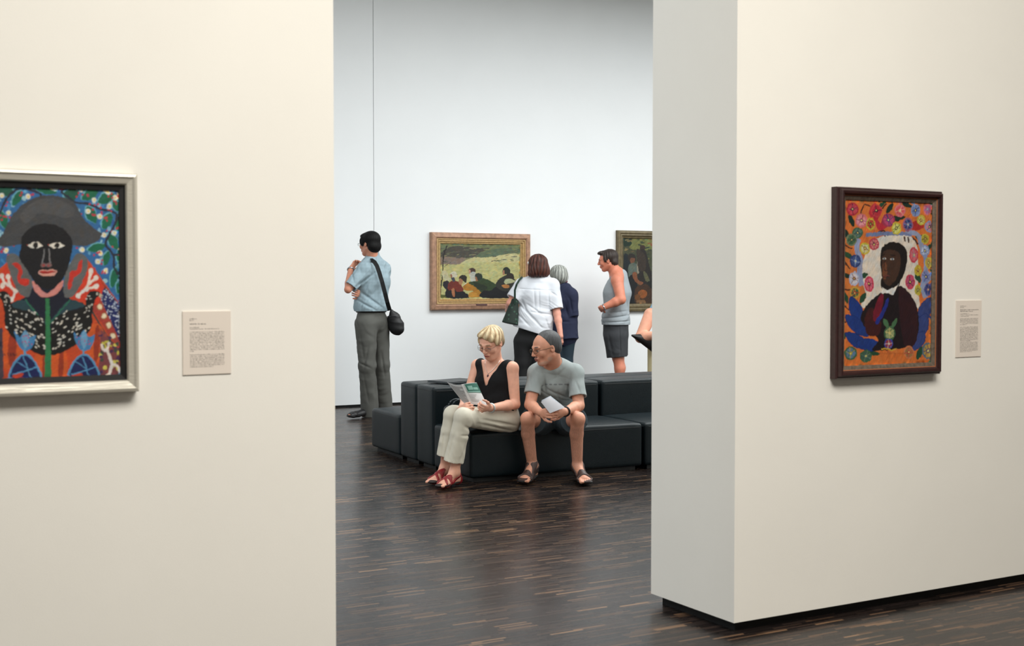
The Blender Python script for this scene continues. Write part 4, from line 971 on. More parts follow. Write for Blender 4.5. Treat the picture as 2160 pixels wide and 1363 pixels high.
def onsheet(name, P, quads, m, root, org, off):
    V = []; F = []
    for (u0, v0, u1, v1) in quads:
        n = max(1, int(abs(u1-u0)/.08)); 
        for i in range(n):
            a, b = u0+(u1-u0)*i/n, u0+(u1-u0)*(i+1)/n; k = len(V)
            for (u, v) in ((a, v0), (b, v0), (b, v1), (a, v1)):
                p = P(u, v); nn = unit(np.cross(P(u+.01, v)-P(u-.01, v), P(u, v+.01)-P(u, v-.01)))
                if np.dot(nn, FW) > 0: nn = -nn
                V.append(p+nn*off)
            F.append((k, k+1, k+2, k+3))
    return raw(name, V, F, m, root, org)
def quadsurf(TL, TR, BL, BR, bow):
    def P(u, v):
        p = (TL*(1-u)+TR*u)*(1-v)+(BL*(1-u)+BR*u)*v
        return p+bow*(4*u*(1-u))
    return P
paperm = mat('leaflet_paper', (206,206,206), .7)
org = tuple(J(985, 845, 8.6))
lf = empty('leaflet', org, 'open printed leaflet with a green photo panel, held by the seated person in black', 'leaflet')
PL = quadsurf(J(943,806,8.70), J(980,812,8.56), J(976,848,8.64), J(1000,855,8.60), cv(-.3, -.5, -.5)*.012)
PR = quadsurf(J(973,811,8.56), J(1005,807,8.64), J(992,853,8.59), J(1029,858,8.63), cv(0, .3, -1)*.010)
sheet('left_page', PL, paperm, lf, org); sheet('right_page', PR, paperm, lf, org)
onsheet('green_panel', PR, [(.14, .02, 1.0, .43)], mat('print_green', (30,92,78), .5), lf, org, .0014)
onsheet('photo_shapes', PR, [(.3, .12, .6, .3), (.2, .36, .95, .41), (.62, .2, .9, .3)], mat('print_pale_green', (120,160,148), .5), lf, org, .0019)
rd = random.Random(2)
onsheet('text', PL, [(.12, .1+.045*i, .12+rd.uniform(.5, .76), .115+.045*i) for i in range(18)], inkm, lf, org, .0014)
onsheet('text', PR, [(.15, .52+.06*i, .15+rd.uniform(.3, .7), .535+.06*i) for i in range(6)], inkm, lf, org, .0014)

# ------------------------------------------------------------------ seated man looking across
def seated_man():
    z = .95
    j = mk(pel=(1170,884,9.16), wai=(1168,846,9.12), che=(1170,806,9.02), nek=(1166,768,8.95), shL=(1213,787,8.93), shR=(1132,787,8.93),
           elL=(1221,856,8.84), wrL=(1190,869,8.60), elR=(1118,854,8.84), wrR=(1141,871,8.60), hipL=(1190,893,9.12), hipR=(1152,893,9.12),
           knL=(1219,884,8.70), knR=(1113,884,8.72), anL=(1218,984,8.76), anR=(1123,982,8.80))
    base = groundbase(j); sk = (206,146,120)
    r = empty('person', base, 'seated person with cropped grey hair, glasses, grey t-shirt and shorts, leaning forward', 'person')
    b = S(); torso(b, j, 0, z=z, w=(.155, .13, .155, .11), d=(.12, .105, .11, .07))
    hc = J(1153, 734, 8.84); f = cv(-.86, -.24, -.42); up = cv(-.20, .96, -.10)
    b.chain([j['nek']-UP*.02+cv(.3, 0, .3)*.01, hc-f*.028-up*.055], [.062, .057], k=.02)
    L, A, ff, uu, rr = head(b, hc, f, up, 1.0, lips=(140,84,80), brow=(80,66,60), lidded=False)
    # short grey beard round chin and jaw
    for p, q in (((0, .085, -.094), (.030, .03, .020)), ((.036, .06, -.088), (.026, .03, .012)), ((-.036, .06, -.088), (.026, .03, .012)), ((.055, .02, -.07), (.016, .02, .02)), ((-.055, .02, -.07), (.016, .02, .02))):
        b.ell(L(*p), q, A, op='paint', c=(190,148,128))
    b.ell(L(0, .105, -.043), (.026, .02, .006), A, op='paint', c=(142,108,96))
    for q in 'LR': arm(b, j, q, z=.98, r=(.05, .039, .035, .026), k=.014)
    dR = unit(J(1160,872,8.50)-j['wrR']); hand(b, j['wrR'], dR, cv(.2, -.1, .9), .92, (.85, 1.2, .9), tside=-1)
    dL = unit(J(1166,873,8.50)-j['wrL']); hand(b, j['wrL'], dL, cv(-.3, .2, .9), .92, (.6, .9, .7), tside=1)
    for q in 'LR': leg(b, j, q, z=.94, r=(.080, .053, .049, .036), k=.012, back=SB)
    fL = (J(1222,1001,8.88), J(1236,1021,8.56)); fR = (J(1124,1002,8.88), J(1103,1020,8.60))
    for h_ in (*fL, *fR): h_[2] = .018
    foot(b, j['anL'], fL[0], fL[1], 1.0, side=1); foot(b, j['anR'], fR[0], fR[1], 1.0, side=-1)
    def paint(V, c):                                   # leg hair and ruddier knees stay with the skin
        lowz = np.clip((.42-V[:, 2])/.05, 0, 1)*np.clip((V[:, 2]-.1)/.05, 0, 1)
        n = np.sin(V[:, 0]*310+3*np.sin(V[:, 2]*90))*np.sin(V[:, 1]*280+V[:, 2]*160)*.5+.5
        k = (lowz*(.18+.22*n))[:, None]; return c*(1-k)+np.array(lin((110,84,74)))*k
    b.paintfn.append(paint)
    b.build('body', skinm, r, base, h=.004, basecol=sk)
    h = S(); E = lambda p, q, k=.01, **kw: h.ell(L(*p), q, A, k=k, **kw)
    E((0, -.02, .035), (.080, .095, .086)); E((0, -.055, -.01), (.07, .052, .06), .02)
    for q in (-1, 1): E((q*.085, -.002, -.03), (.02, .026, .032), .006, op='sub')
    E((0, .15, .0), (.09, .078, .05), .01, op='sub')
    h.post.append(hairfn(hc+up*.08, up, .0005, 40))
    h.post.append(lambda P, D: np.maximum(D, sum((P[i]-hc[i])*(ff[i]*.91-uu[i]*.41) for i in range(3))+.004))
    def ph(V, c):
        v = V-hc; s_ = np.clip((v@ff)*9+.35-(v@uu)*3, 0, 1)[:, None]; return np.array(lin((62,62,64)))*(1-s_)+np.array(lin((104,102,100)))*s_
    h.paintfn.append(ph); h.build('hair', hairm('grey_hair'), r, base, h=.0035, basecol=(80,78,78))
    t = S(); torso(t, j, .012, z=z, w=(.16, .134, .16, .118), d=(.12, .105, .112, .072), k=.06)
    for q, e, rl in (('R', .66, .057), ('L', .74, .064)): arm(t, j, q, z=z, g=.010, r=(.046, .042, .036, .026), upto=e, fore=False, flat=True, rl=rl, k=.035)
    t.cone(j['nek']-UP*.002+cv(0, 0, -.2)*.0, hc-up*.03, .07, .08, k=.008, op='sub')
    t.post.append(wrinkle(.005, 22, cv(.8, .3, .1), seed=12, mask=lambda P: np.clip((1.02-P[2])/.15, .35, 1)*np.ones_like(P[0]+P[1])))
    t.post.append(wrinkle(.002, 46, cv(.5, .8, .1), seed=14))
    t.post.append(creases([(J(1136,786,9), J(1143,830,9), .009, .005), (J(1146,775,9), J(1150,830,9), .009, .007), (J(1203,785,9), J(1196,830,9), .010, .009), (J(1190,775,9), J(1165,800,9), .010, .006),
        (J(1160,822,9), J(1195,838,9), .009, .008), (J(1155,832,9), J(1185,856,9), .010, .010), (J(1212,800,9), J(1222,828,9), .008, .006), (J(1120,790,9), J(1118,815,9), .008, .005), (J(1175,818,9), J(1180,850,9), .009, .006)]))
    fr = cv(-.1, 0, -1); pc = J(1176, 812, 8.86)
    for i, (x0_, x1_) in enumerate(((-.088,-.066), (-.06,-.034), (-.028,.0), (.006,.04), (.046,.082))):
        t.box(pc+RT*((x0_+x1_)/2), ((x1_-x0_)/2, .08, .0048), [RT, np.cross(UP, RT), UP], op='paint', c=(112,118,120))
    t.build('t_shirt', mat('grey_jersey', rough=.9, attr=True, bump=.2, bscale=500, var=.04, vscale=14, fold=.5), r, base, h=.004, basecol=(152,160,160))
    p = S(); p.flat(j['pel']-UP*.02, j['pel']+UP*.07, (.17, .13), (.15, .12), j['hipR']-j['hipL'], k=.04)
    for q in 'LR':
        a, k_ = j['hip'+q], j['kn'+q]; p.cone(a, a+(k_-a)*.72, .098, .094, k=.03, flat=True)
    p.post.append(wrinkle(.004, 30, cv(.5, .2, .8), seed=21))
    p.build('shorts', mat('slate_cotton', (62,76,84), .85, bump=.25, bscale=400, var=.06), r, base, h=.005)
    br = mat('brown_leather', (62,42,36), .5, bump=.2, bscale=200); sole = mat('black_sole', (26,24,24), .6)
    sl = ((.74, .03, 1, .25, 0, .019), (.50, .05, .8, .6, .12, .017), (.3, .07, .5, .85, 0, .012), (.02, .055, .15, 1, 0, .012))
    for ft, an in ((fL, j['anL']), (fR, j['anR'])): sandal('sandal', r, base, an, ft[0], ft[1], br, sole, 1.04, sl)
    glasses(r, base, L, 1.0, mat('bronze_metal', (70,62,50), .35, metal=.7), glassm, rim=.0015)
    wax = unit(j['wrL']-j['elL']); wc = j['wrL']-wax*.02; u1 = unit(np.cross(wax, UP)); u2 = np.cross(wax, u1)
    w_ = MB().tube([wc+.031*(math.cos(a)*u1+math.sin(a)*u2) for a in np.linspace(0, 2*math.pi, 21)[:-1]], .0085, 8, closed=True, flat=.8).build('watch_strap', mat('black_rubber', (24,24,26), .6), r, base, smooth=True)
    return j, r
jm, rm = seated_man()
org = tuple(J(1165, 856, 8.5))
pf = empty('folded_paper', org, 'folded pale sheet of paper in the hands of the seated person in grey', 'paper')
PP = quadsurf(J(1141,848,8.52), J(1160,837,8.56), J(1160,872,8.50), J(1192,860,8.54), cv(.1, .3, -.9)*.006)
sheet('front_fold', PP, mat('matte_paper', (178,176,180), .75), pf, org, th=.0012)
PQ = quadsurf(J(1142,845,8.545), J(1161,835,8.585), J(1160,869,8.525), J(1190,858,8.565), cv(.1, .3, -.9)*.004)
sheet('back_fold', PQ, mat('paper_blueish', (160,168,176), .7), pf, org, th=.0012)

# ------------------------------------------------------------------ man in the pale blue shirt, back turned
def blue_man():
    z = 1.06; bw = dict(w=(.142, .132, .155, .12), d=(.1, .1, .11, .07))
    j = mk(pel=(783,672,12.95), wai=(783,646,12.95), che=(785,592,12.95), nek=(787,548,12.93), shL=(770,569,12.80), shR=(807,568,13.06),
           elL=(734,611,12.68), wrL=(740,567,12.90), elR=(806,612,13.14), wrR=(762,620,12.86), hipL=(772,684,12.86), hipR=(799,684,13.02),
           knL=(775,772,12.86), knR=(803,770,13.06), anL=(781,868,12.95), anR=(810,861,13.16))
    base = groundbase(j); sk = (206,142,116)
    r = empty('person', base, 'standing person with dark hair, pale blue short-sleeved shirt and grey trousers, hand at chin', 'person')
    b = S(); torso(b, j, 0, z=z, **bw)
    hc = J(780, 514.5, 12.9); f = cv(-.82, -.08, .57); up = cv(-.06, 1, .02)
    b.chain([j['nek']-UP*.02, hc-f*.02-up*.06], [.062, .058], k=.02)
    L, A, ff, uu, rr = head(b, hc, f, up, 1.05, brow=(40,30,26))
    for q in 'LR': arm(b, j, q, z=1.02, r=(.05, .036, .034, .026), k=.01)
    hand(b, j['wrL'], unit(J(760,541,12.97)-j['wrL']), cv(.75, .1, -.3), .95, (.5, .9, .6), tside=1)
    hand(b, j['wrR'], unit(J(742,618,12.62)-j['wrR']), cv(-.3, .1, .9), .98, (.7, .9, .6), tside=1)
    for q in 'LR': leg(b, j, q, z=1.0, r=(.075, .055, .05, .04))
    fL = (J(781,878,12.98), J(735,884,12.74)); fR = (J(812,876,13.2), J(772,880,13.0))
    for h_ in (*fL, *fR): h_[2] = .018
    foot(b, j['anL'], fL[0], fL[1], 1.03, toes=False); foot(b, j['anR'], fR[0], fR[1], 1.03, toes=False)
    b.build('body', skinm, r, base, h=.005, basecol=sk)
    h = S(); E = lambda p, q, k=.012, **kw: h.ell(L(*p), [v*1.05 for v in q], A, k=k, **kw)
    E((0, -.022, .042), (.086, .096, .081)); E((0, .035, .078), (.066, .055, .03), .02); E((0, -.055, -.025), (.078, .058, .068), .02)
    for q in (-1, 1): E((q*.074, .03, .025), (.014, .03, .045), .01); E((q*.088, .0, -.034), (.022, .028, .03), .006, op='sub')
    E((0, .125, -.0), (.07, .07, .07), .006, op='sub'); h.post.append(hairfn(hc+up*.08, up, .001, 40))
    h.build('hair', mat('black_hair', (12,11,12), .6, bump=.3, bscale=260, spec=.2), r, base, h=.0045)
    t = S(); torso(t, j, .02, z=z, w=(.14, .15, .17, .125), d=(.105, .12, .125, .08), k=.06)
    t.flat(j['wai']-UP*.02, j['wai']-UP*.055, (.178, .142), (.15, .118), j['shR']-j['shL'], k=.05)
    for q, e in (('L', .86), ('R', .92)): arm(t, j, q, z=z, g=.022, upto=e, fore=False, flat=True, rl=.066, k=.04)
    t.cone(j['nek']+UP*.012, j['nek']+UP*.062+f*.015, .072, .069, k=.012, flat=True)
    t.cone(j['nek']+UP*.05+f*.03, j['nek']+UP*.16+f*.03, .060, .07, k=.004, op='sub')
    t.post.append(wrinkle(.005, 20, cv(.6, .7, .1), seed=31)); t.post.append(wrinkle(.003, 40, cv(-.5, .8, .1), seed=33))
    t.post.append(creases([(J(757,606,13), J(800,573,13), .013, .016), (J(765,615,13), J(790,585,13), .011, .010), (J(762,612,13), J(812,650,13), .014, .014), (J(758,632,13), J(800,655,13), .012, .012),
        (J(790,560,13), J(800,600,13), .012, .007), (J(815,590,13), J(805,630,13), .012, .008), (J(748,570,13), J(757,600,13), .010, .008), (J(770,640,13), J(765,656,13), .012, .010)]))
    wz = (j['wai']-UP*.05)[2]; t.post.append(lambda P, D: np.maximum(D, wz-P[2]))
    m = mat('pale_blue_cotton', (148,168,178), .85, bump=.2, bscale=400, var=.03, vscale=9, fold=.6)
    nt = m.node_tree; N = nt.nodes; Lk = nt.links; bs = N['Principled BSDF']; src = bs.inputs['Base Color'].links[0].from_socket
    wv = N.new('ShaderNodeTexWave'); wv.inputs['Scale'].default_value = 9; wv.bands_direction = 'Z'; wx = N.new('ShaderNodeTexWave'); wx.inputs['Scale'].default_value = 9; wx.bands_direction = 'X'
    tc = [n for n in N if n.type == 'TEX_COORD'][0]
    for q in (wv, wx): Lk.new(tc.outputs['Object'], q.inputs['Vector'])
    ad = N.new('ShaderNodeMath'); ad.operation = 'ADD'; Lk.new(wv.outputs['Fac'], ad.inputs[0]); Lk.new(wx.outputs['Fac'], ad.inputs[1])
    mr = N.new('ShaderNodeMapRange'); mr.inputs[2].default_value = 2; mr.inputs[3].default_value = .95; mr.inputs[4].default_value = 1.05; Lk.new(ad.outputs[0], mr.inputs[0])
    vs = N.new('ShaderNodeVectorMath'); vs.operation = 'SCALE'; Lk.new(src, vs.inputs[0]); Lk.new(mr.outputs[0], vs.inputs['Scale']); Lk.new(vs.outputs[0], bs.inputs['Base Color'])
    t.build('shirt', m, r, base, h=.005)
    p = S(); side = j['hipR']-j['hipL']
    p.flat(j['pel']-UP*.03, j['wai']-UP*.035, (.168, .135), (.156, .118), side, k=.04, cut=1)
    for q, kx in (('L', 0), ('R', 0)):
        a, k_, w_ = j['hip'+q], j['kn'+q], j['an'+q]
        p.flat(a, k_, (.108, .115), (.084, .09), side, k=.035); p.flat(k_, w_-UP*.045*(q == 'L'), (.084, .09), (.084, .092), side, k=.03, cut=1)
    p.post.append(wrinkle(.004, 14, cv(1, .5, .3), seed=43))
    p.post.append(creases([(J(794,700,13), J(795,860,13), .012, .010), (J(765,700,13), J(775,770,13), .014, .010), (J(784,720,13), J(770,790,13), .012, .010), (J(757,760,13), J(790,775,13), .012, .010), (J(770,780,13), J(782,850,13), .012, .008), (J(805,740,13), J(812,800,13), .012, .009), (J(750,662,13), J(762,690,13), .008, .006)]))
    p.build('trousers', mat('grey_twill', (84,84,80), .85, bump=.2, bscale=400, var=.04, vscale=8, fold=.5, fscale=5), r, base, h=.006)
    bp = j['wai']-UP*.05; sd, fu, _ = frame_of(UP, side)
    MB().tube([bp+.160*math.cos(a)*sd+.124*math.sin(a)*fu for a in np.linspace(0, 2*math.pi, 33)[:-1]], .016, 8, closed=True).build('belt', mat('black_belt', (20,18,18), .45), r, base, smooth=True)
    bl_ = mat('black_shoe', (20,20,22), .45); sl = ((.25, .06, .3, 1, 0, .03), (.5, .05, .9, .4, 0, .012), (.68, .04, 1, .2, 0, .012), (.86, .03, 1, .1, 0, .03))
    for ft, an in ((fL, j['anL']), (fR, j['anR'])): sandal('sandal', r, base, an, ft[0], ft[1], bl_, bl_, 1.05, sl, h=.004)
    glasses(r, base, L, 1.05, mat('dark_metal', (40,40,44), .35, metal=.6), glassm)
    wax = unit(j['wrL']-j['elL']); wc = j['wrL']-wax*.015; u1 = unit(np.cross(wax, UP)); u2 = np.cross(wax, u1)
    MB().tube([wc+.031*(math.cos(a)*u1+math.sin(a)*u2) for a in np.linspace(0, 2*math.pi, 21)[:-1]], .008, 8, closed=True).build('watch', mat('steel_watch', (190,192,196), .25, metal=.9), r, base, smooth=True)
    return j, r
jb, rb = blue_man()
# shoulder bag
org = tuple(J(832, 680, 12.96))
bg = empty('shoulder_bag', org, 'black shoulder bag hanging behind the hip of the person in pale blue', 'bag')
g = S(); ax = [cv(1, 0, -.35), cv(.35, 0, 1), UP]
g.ell(J(832,681,12.97), (.078, .055, .105), ax, k=.02); g.ell(J(838,690,12.97), (.075, .06, .085), ax, k=.03); g.cone(J(826,656,12.94), J(830,668,12.96), .018, .045, k=.04)
g.post.append(wrinkle(.004, 30, cv(.3, 1, 0), seed=51)); g.build('bag_body', mat('black_nylon', (12,12,15), .55, bump=.2, bscale=200), bg, org, h=.005)
g = S(); g.box(J(827,668,12.86), (.05, .01, .006), ax, rd=.004, k=.004); g.build('clasp', mat('dark_buckle', (40,40,44), .35, metal=.5), bg, org, h=.004)
S_pts = [(780,550,12.84), (784,549,12.76), (790,553,12.735), (795,561,12.735), (800,575,12.735), (806,595,12.74), (812,618,12.76), (817,638,12.80), (822,655,12.9)]
def ribbon(name, pts, wd, th, m, root, org, side=None):
    V = []; F = []; pts = [np.array(p) for p in pts]
    for i, p in enumerate(pts):
        t_ = unit(pts[min(i+1, len(pts)-1)]-pts[max(i-1, 0)]); toc = unit(CAM-p) if side is None else side
        s_ = unit(np.cross(t_, toc)); n_ = np.cross(s_, t_)
        V += [p+s_*wd/2, p-s_*wd/2, p-s_*wd/2-n_*th, p+s_*wd/2-n_*th]
    for i in range(len(pts)-1):
        for k in range(4): F.append((i*4+k, i*4+(k+1) % 4, i*4+4+(k+1) % 4, i*4+4+k))
    F += [(0, 1, 2, 3), tuple(len(V)-4+q for q in (3, 2, 1, 0))]
    return raw(name, V, F, m, root, org, smooth=False)
ribbon('strap', [J(*p) for p in S_pts], .042, .006, mat('black_webbing', (18,19,22), .7), bg, org)

# ------------------------------------------------------------------ woman in the white shirt
def white_woman():
    z = .98
    j = mk(pel=(1122,712,14.0), wai=(1128,672,14.0), che=(1133,624,14.0), nek=(1134,588,14.0), shL=(1101,602,14.0), shR=(1165,602,14.0),
           elL=(1076,640,13.95), wrL=(1070,655,14.2), elR=(1175,662,13.95), wrR=(1183,710,13.85), hipL=(1103,722,14.0), hipR=(1140,722,14.0),
           knL=(1102,795,14.0), knR=(1138,795,14.0), anL=(1102,848,14.0), anR=(1138,848,14.0))
    for q in 'LR':
        j['kn'+q][2] = .48; j['an'+q][2] = .08
    base = groundbase(j); sk = (214,150,130)
    r = empty('person', base, 'standing person with a brown bob, white short-sleeved shirt and black trousers, seen from behind', 'person')
    b = S(); torso(b, j, 0, z=z, w=(.16, .14, .16, .12))
    hc = J(1134, 563, 13.98); f = cv(-.45, -.05, .89); up = cv(-.03, 1, .03)
    b.chain([j['nek']-UP*.02, hc-f*.01-up*.05], [.055, .052], k=.02)
    L, A, ff, uu, rr = head(b, hc, f, up, 1.0, True)
    for q in 'LR': arm(b, j, q, z=.98)
    hand(b, j['wrR'], cv(.05, -1, .15), cv(-.6, 0, .8), .9, (.35, .5, .4), tside=-1); hand(b, j['wrL'], cv(-.1, .2, 1), cv(.7, 0, 0), .9, (.5, .6, .5), tside=1)
    for q in 'LR': leg(b, j, q, z=1.0)
    fL = (j['anL'].copy(), j['anL']+cv(-.3, 0, 1)*.2); fR = (j['anR'].copy(), j['anR']+cv(-.2, 0, 1)*.2)
    for h_ in (*fL, *fR): h_[2] = .012
    foot(b, j['anL'], fL[0], fL[1], .95, toes=False); foot(b, j['anR'], fR[0], fR[1], .95, toes=False)
    b.build('body', skinm, r, base, h=.0055, basecol=sk)
    h = S(); E = lambda p, q, k=.02, **kw: h.ell(L(*p), q, A, k=k, **kw)
    E((0, -.015, .04), (.105, .112, .1)); E((0, -.03, -.03), (.118, .1, .085), .03); E((0, -.02, -.075), (.122, .09, .055), .03)
    E((0, .13, -.04), (.07, .1, .12), .01, op='sub')
    bz = L(0, 0, -.112); h.post.append(hairfn(hc+up*.08, up, .0035, 20)); h.post.append(lambda P, D: np.maximum(D, -((P[0]-bz[0])*uu[0]+(P[1]-bz[1])*uu[1]+(P[2]-bz[2])*uu[2])-.006*np.sin(160*P[0])))
    def ph(V, c):
        v = V-hc; a = np.arctan2(v@rr, v@ff); s_ = (np.sin(17*a+30*(v@uu))*.5+.5)[:, None]; return np.array(lin((84,42,30)))*(1-s_)+np.array(lin((52,26,20)))*s_
    h.paintfn.append(ph); h.build('hair', hairm('brown_hair'), r, base, h=.0045, basecol=(80,42,30))
    g = S(); g.ell(L(-.1, .02, .045), (.012, .012, .016), A, k=.004); g.build('hair_clip', mat('white_plastic', (230,230,228), .4), r, base, h=.003)
    t = S(); torso(t, j, .02, z=z, w=(.18, .16, .17, .125), d=(.13, .125, .12, .078), k=.06)
    t.p = [p_ for i, p_ in enumerate(t.p)]
    t.flat(j['wai'], J(1124,690,14.0), (.19, .145), (.215, .16), RT, k=.06)
    for q, e, rl in (('L', .74, .082), ('R', .84, .078)): arm(t, j, q, z=z, g=.024, upto=e, fore=False, flat=True, rl=rl, k=.04)
    t.cone(j['nek']+UP*.01, j['nek']+UP*.035, .064, .06, k=.01)
    n = unit(np.cross(J(1140,706,14.0)-J(1080,687,14.0), FW)); n = n if n[2] < 0 else -n; hp = J(1080, 687, 14.0)
    t.post.append(wrinkle(.004, 15, cv(-.5, .8, .1), seed=61, mask=lambda P: np.clip((1.3-P[2])/.2, .3, 1)*np.ones_like(P[0]+P[1]))); 
    t.post.append(creases([(J(1090,609,14), J(1166,613,14), .006, .006), (J(1126,610,14), J(1128,650,14), .010, .008), (J(1136,610,14), J(1137,655,14), .010, .008), (J(1094,640,14), J(1142,690,14), .014, .018), (J(1118,657,14), J(1166,664,14), .010, .014),
        (J(1156,612,14), J(1158,655,14), .010, .010), (J(1160,615,14), J(1175,625,14), .010, .008), (J(1100,630,14), J(1112,660,14), .012, .010), (J(1090,660,14), J(1120,690,14), .012, .010), (J(1150,672,14), J(1160,700,14), .012, .010), (J(1110,640,14), J(1150,668,14), .010, .010)]))
    t.post.append(lambda P, D: np.maximum(D, np.where(P[2] < 1.12, (P[0]-hp[0])*n[0]+(P[1]-hp[1])*n[1]+(P[2]-hp[2])*n[2], -1)))
    t.build('shirt', mat('white_cotton', (214,217,224), .85, bump=.15, bscale=400, fold=.6, fscale=5), r, base, h=.005)
    p = S(); p.flat(j['pel']-UP*.03, j['wai']-UP*.02, (.175, .13), (.15, .12), RT, k=.04)
    for q in 'LR': p.flat(j['hip'+q], j['kn'+q], (.105, .11), (.085, .09), RT, k=.04); p.flat(j['kn'+q], j['an'+q], (.085, .09), (.08, .085), RT, k=.03, cut=1)
    p.build('trousers', mat('black_trousers', (12,12,15), .85), r, base, h=.007)
    s_ = S()
    for ft in (fL, fR): s_.flat(ft[0]+UP*.03, ft[1]+UP*.02-cv(0, 0, 1)*.02, (.04, .035), (.042, .025), RT, k=.01)
    s_.post.append(lambda P, D: np.maximum(D, .002-P[2])); s_.build('shoes', mat('black_shoe', (20,20,22), .45), r, base, h=.006)
    return j
jww = white_woman()
org = tuple(J(1080, 660, 13.9))
bg = empty('shoulder_bag', org, 'dark green patterned shoulder bag under the left arm of the person in white', 'bag')
g = S(); ax = None
tp = J(1086,634,13.93); bt = J(1076,683,13.9)
g.flat(tp, bt, (.04, .04), (.092, .055), unit(np.cross(bt-tp, FW)), k=.02, cap=.5, cut=1)
gm = mat('green_print_fabric', (20,44,32), .7); nt = gm.node_tree; N = nt.nodes; bs = N['Principled BSDF']
vo = N.new('ShaderNodeTexVoronoi'); vo.inputs['Scale'].default_value = 26; tc = [n for n in N if n.type == 'TEX_COORD'][0]; nt.links.new(tc.outputs['Object'], vo.inputs['Vector'])
cr = N.new('ShaderNodeValToRGB'); cr.color_ramp.interpolation = 'CONSTANT'; cr.color_ramp.elements[0].color = lin((44,76,60)); cr.color_ramp.elements[1].color = lin((14,34,26)); cr.color_ramp.elements[1].position = .28
nt.links.new(vo.outputs['Distance'], cr.inputs[0]); nt.links.new(cr.outputs[0], bs.inputs['Base Color'])
g.build('bag_body', gm, bg, org, h=.005)
ribbon('strap', [J(*p) for p in ((1102,584,14.0), (1100,586,13.9), (1096,590,13.84), (1090,600,13.83), (1086,612,13.84), (1086,628,13.86), (1086,642,13.87))], .022, .006, mat('green_strap', (24,50,40), .7), bg, org)

# ------------------------------------------------------------------ grey-haired woman in navy
def navy_woman():
    z = .93
    j = mk(pel=(1186,712,14.6), wai=(1186,678,14.6), che=(1186,634,14.6), nek=(1184,604,14.6), shL=(1160,616,14.68), shR=(1205,622,14.52),
           elL=(1152,662,14.7), wrL=(1158,690,14.8), elR=(1208,662,14.52), wrR=(1190,660,14.85), hipL=(1172,722,14.6), hipR=(1196,722,14.6),
           knL=(1174,790,14.6), knR=(1193,790,14.6), anL=(1174,838,14.6), anR=(1194,838,14.6))
    for q in 'LR': j['kn'+q][2] = .45; j['an'+q][2] = .08
    base = groundbase(j)
    r = empty('person', base, 'standing person with short grey hair in a navy blouse, beside the person in white', 'person')
    b = S(); torso(b, j, 0, z=z, w=(.15, .13, .14, .11))
    hc = J(1178, 582, 14.58); f = cv(-.5, -.12, .85); up = cv(-.1, 1, .02)
    b.chain([j['nek']-UP*.02, hc-f*.01-up*.05], [.055, .052], k=.02); L, A, ff, uu, rr = head(b, hc, f, up, .93, True)
    for q in 'LR': arm(b, j, q, z=.9)
    hand(b, j['wrR'], cv(-.4, .1, .8), cv(-.5, .5, 0), .85); hand(b, j['wrL'], cv(.4, .1, .8), cv(.5, .5, 0), .85)
    for q in 'LR': leg(b, j, q, z=.92)
    ft = []
    for q in 'LR':
        a_ = j['an'+q].copy(); t_ = a_+cv(-.3, 0, 1)*.19; a_[2] = t_[2] = .012; foot(b, j['an'+q], a_, t_, .9, toes=False); ft.append((a_, t_))
    b.build('body', skinm, r, base, h=.006, basecol=(214,156,136))
    h = S(); E = lambda p, q, k=.02, **kw: h.ell(L(*p), q, A, k=k, **kw)
    E((0, -.01, .035), (.098, .105, .092)); E((0, -.045, -.02), (.09, .078, .075), .03); E((0, .13, -.03), (.068, .1, .1), .01, op='sub')
    h.post.append(hairfn(hc+up*.06, cv(.3, 1, -.2), .003, 13))
    def ph(V, c):
        v = V-hc; a = np.arctan2(v@rr, v@ff); s_ = (np.sin(19*a+30*(v@uu))*.5+.5)[:, None]; return np.array(lin((176,178,172)))*(1-s_)+np.array(lin((112,114,110)))*s_
    h.paintfn.append(ph); h.build('hair', hairm('silver_hair'), r, base, h=.0045, basecol=(150,150,146))
    t = S(); torso(t, j, .02, z=z, w=(.155, .15, .155, .118), d=(.13, .12, .12, .078), k=.05); t.flat(j['wai'], J(1187,714,14.6), (.16, .13), (.185, .15), j['shR']-j['shL'], k=.05, cut=1)
    for q in 'LR': arm(t, j, q, z=z, g=.022, upto=1.12, fore=False, flat=True, rl=.07, k=.04, hollow=False)
    t.post.append(creases([(J(1160,678,14.6), J(1203,678,14.6), .012, .008), (J(1200,625,14.6), J(1206,660,14.6), .012, .01), (J(1190,640,14.6), J(1198,670,14.6), .012, .008)]))
    t.post.append(wrinkle(.005, 18, cv(.3, .9, .2), seed=71)); t.build('blouse', mat('navy_cotton', (28,34,62), .85, bump=.2, bscale=400, fold=.5), r, base, h=.0055)
    MB().tube([j['nek']+UP*.055+.06*(math.cos(a)*RT+math.sin(a)*np.cross(UP, RT)) for a in np.linspace(0, 2*math.pi, 25)[:-1]], .014, 8, closed=True).build('collar', mat('plum_collar', (120,62,84), .8), r, base, smooth=True)
    p = S(); p.flat(j['pel'], j['wai'], (.15, .12), (.13, .11), RT, k=.04)
    for q in 'LR': p.flat(j['hip'+q], j['kn'+q], (.092, .1), (.08, .085), RT, k=.04); p.flat(j['kn'+q], j['an'+q], (.08, .085), (.075, .08), RT, k=.03, cut=1)
    p.build('trousers', mat('dark_teal_trousers', (28,46,58), .85), r, base, h=.007)
    s_ = S()
    for a_, t_ in ft: s_.flat(a_+UP*.03, t_+UP*.02-cv(0, 0, 1)*.02, (.04, .035), (.042, .025), RT, k=.01)
    s_.post.append(lambda P, D: np.maximum(D, .002-P[2])); s_.build('shoes', MATS['black_shoe'], r, base, h=.006)
navy_woman()

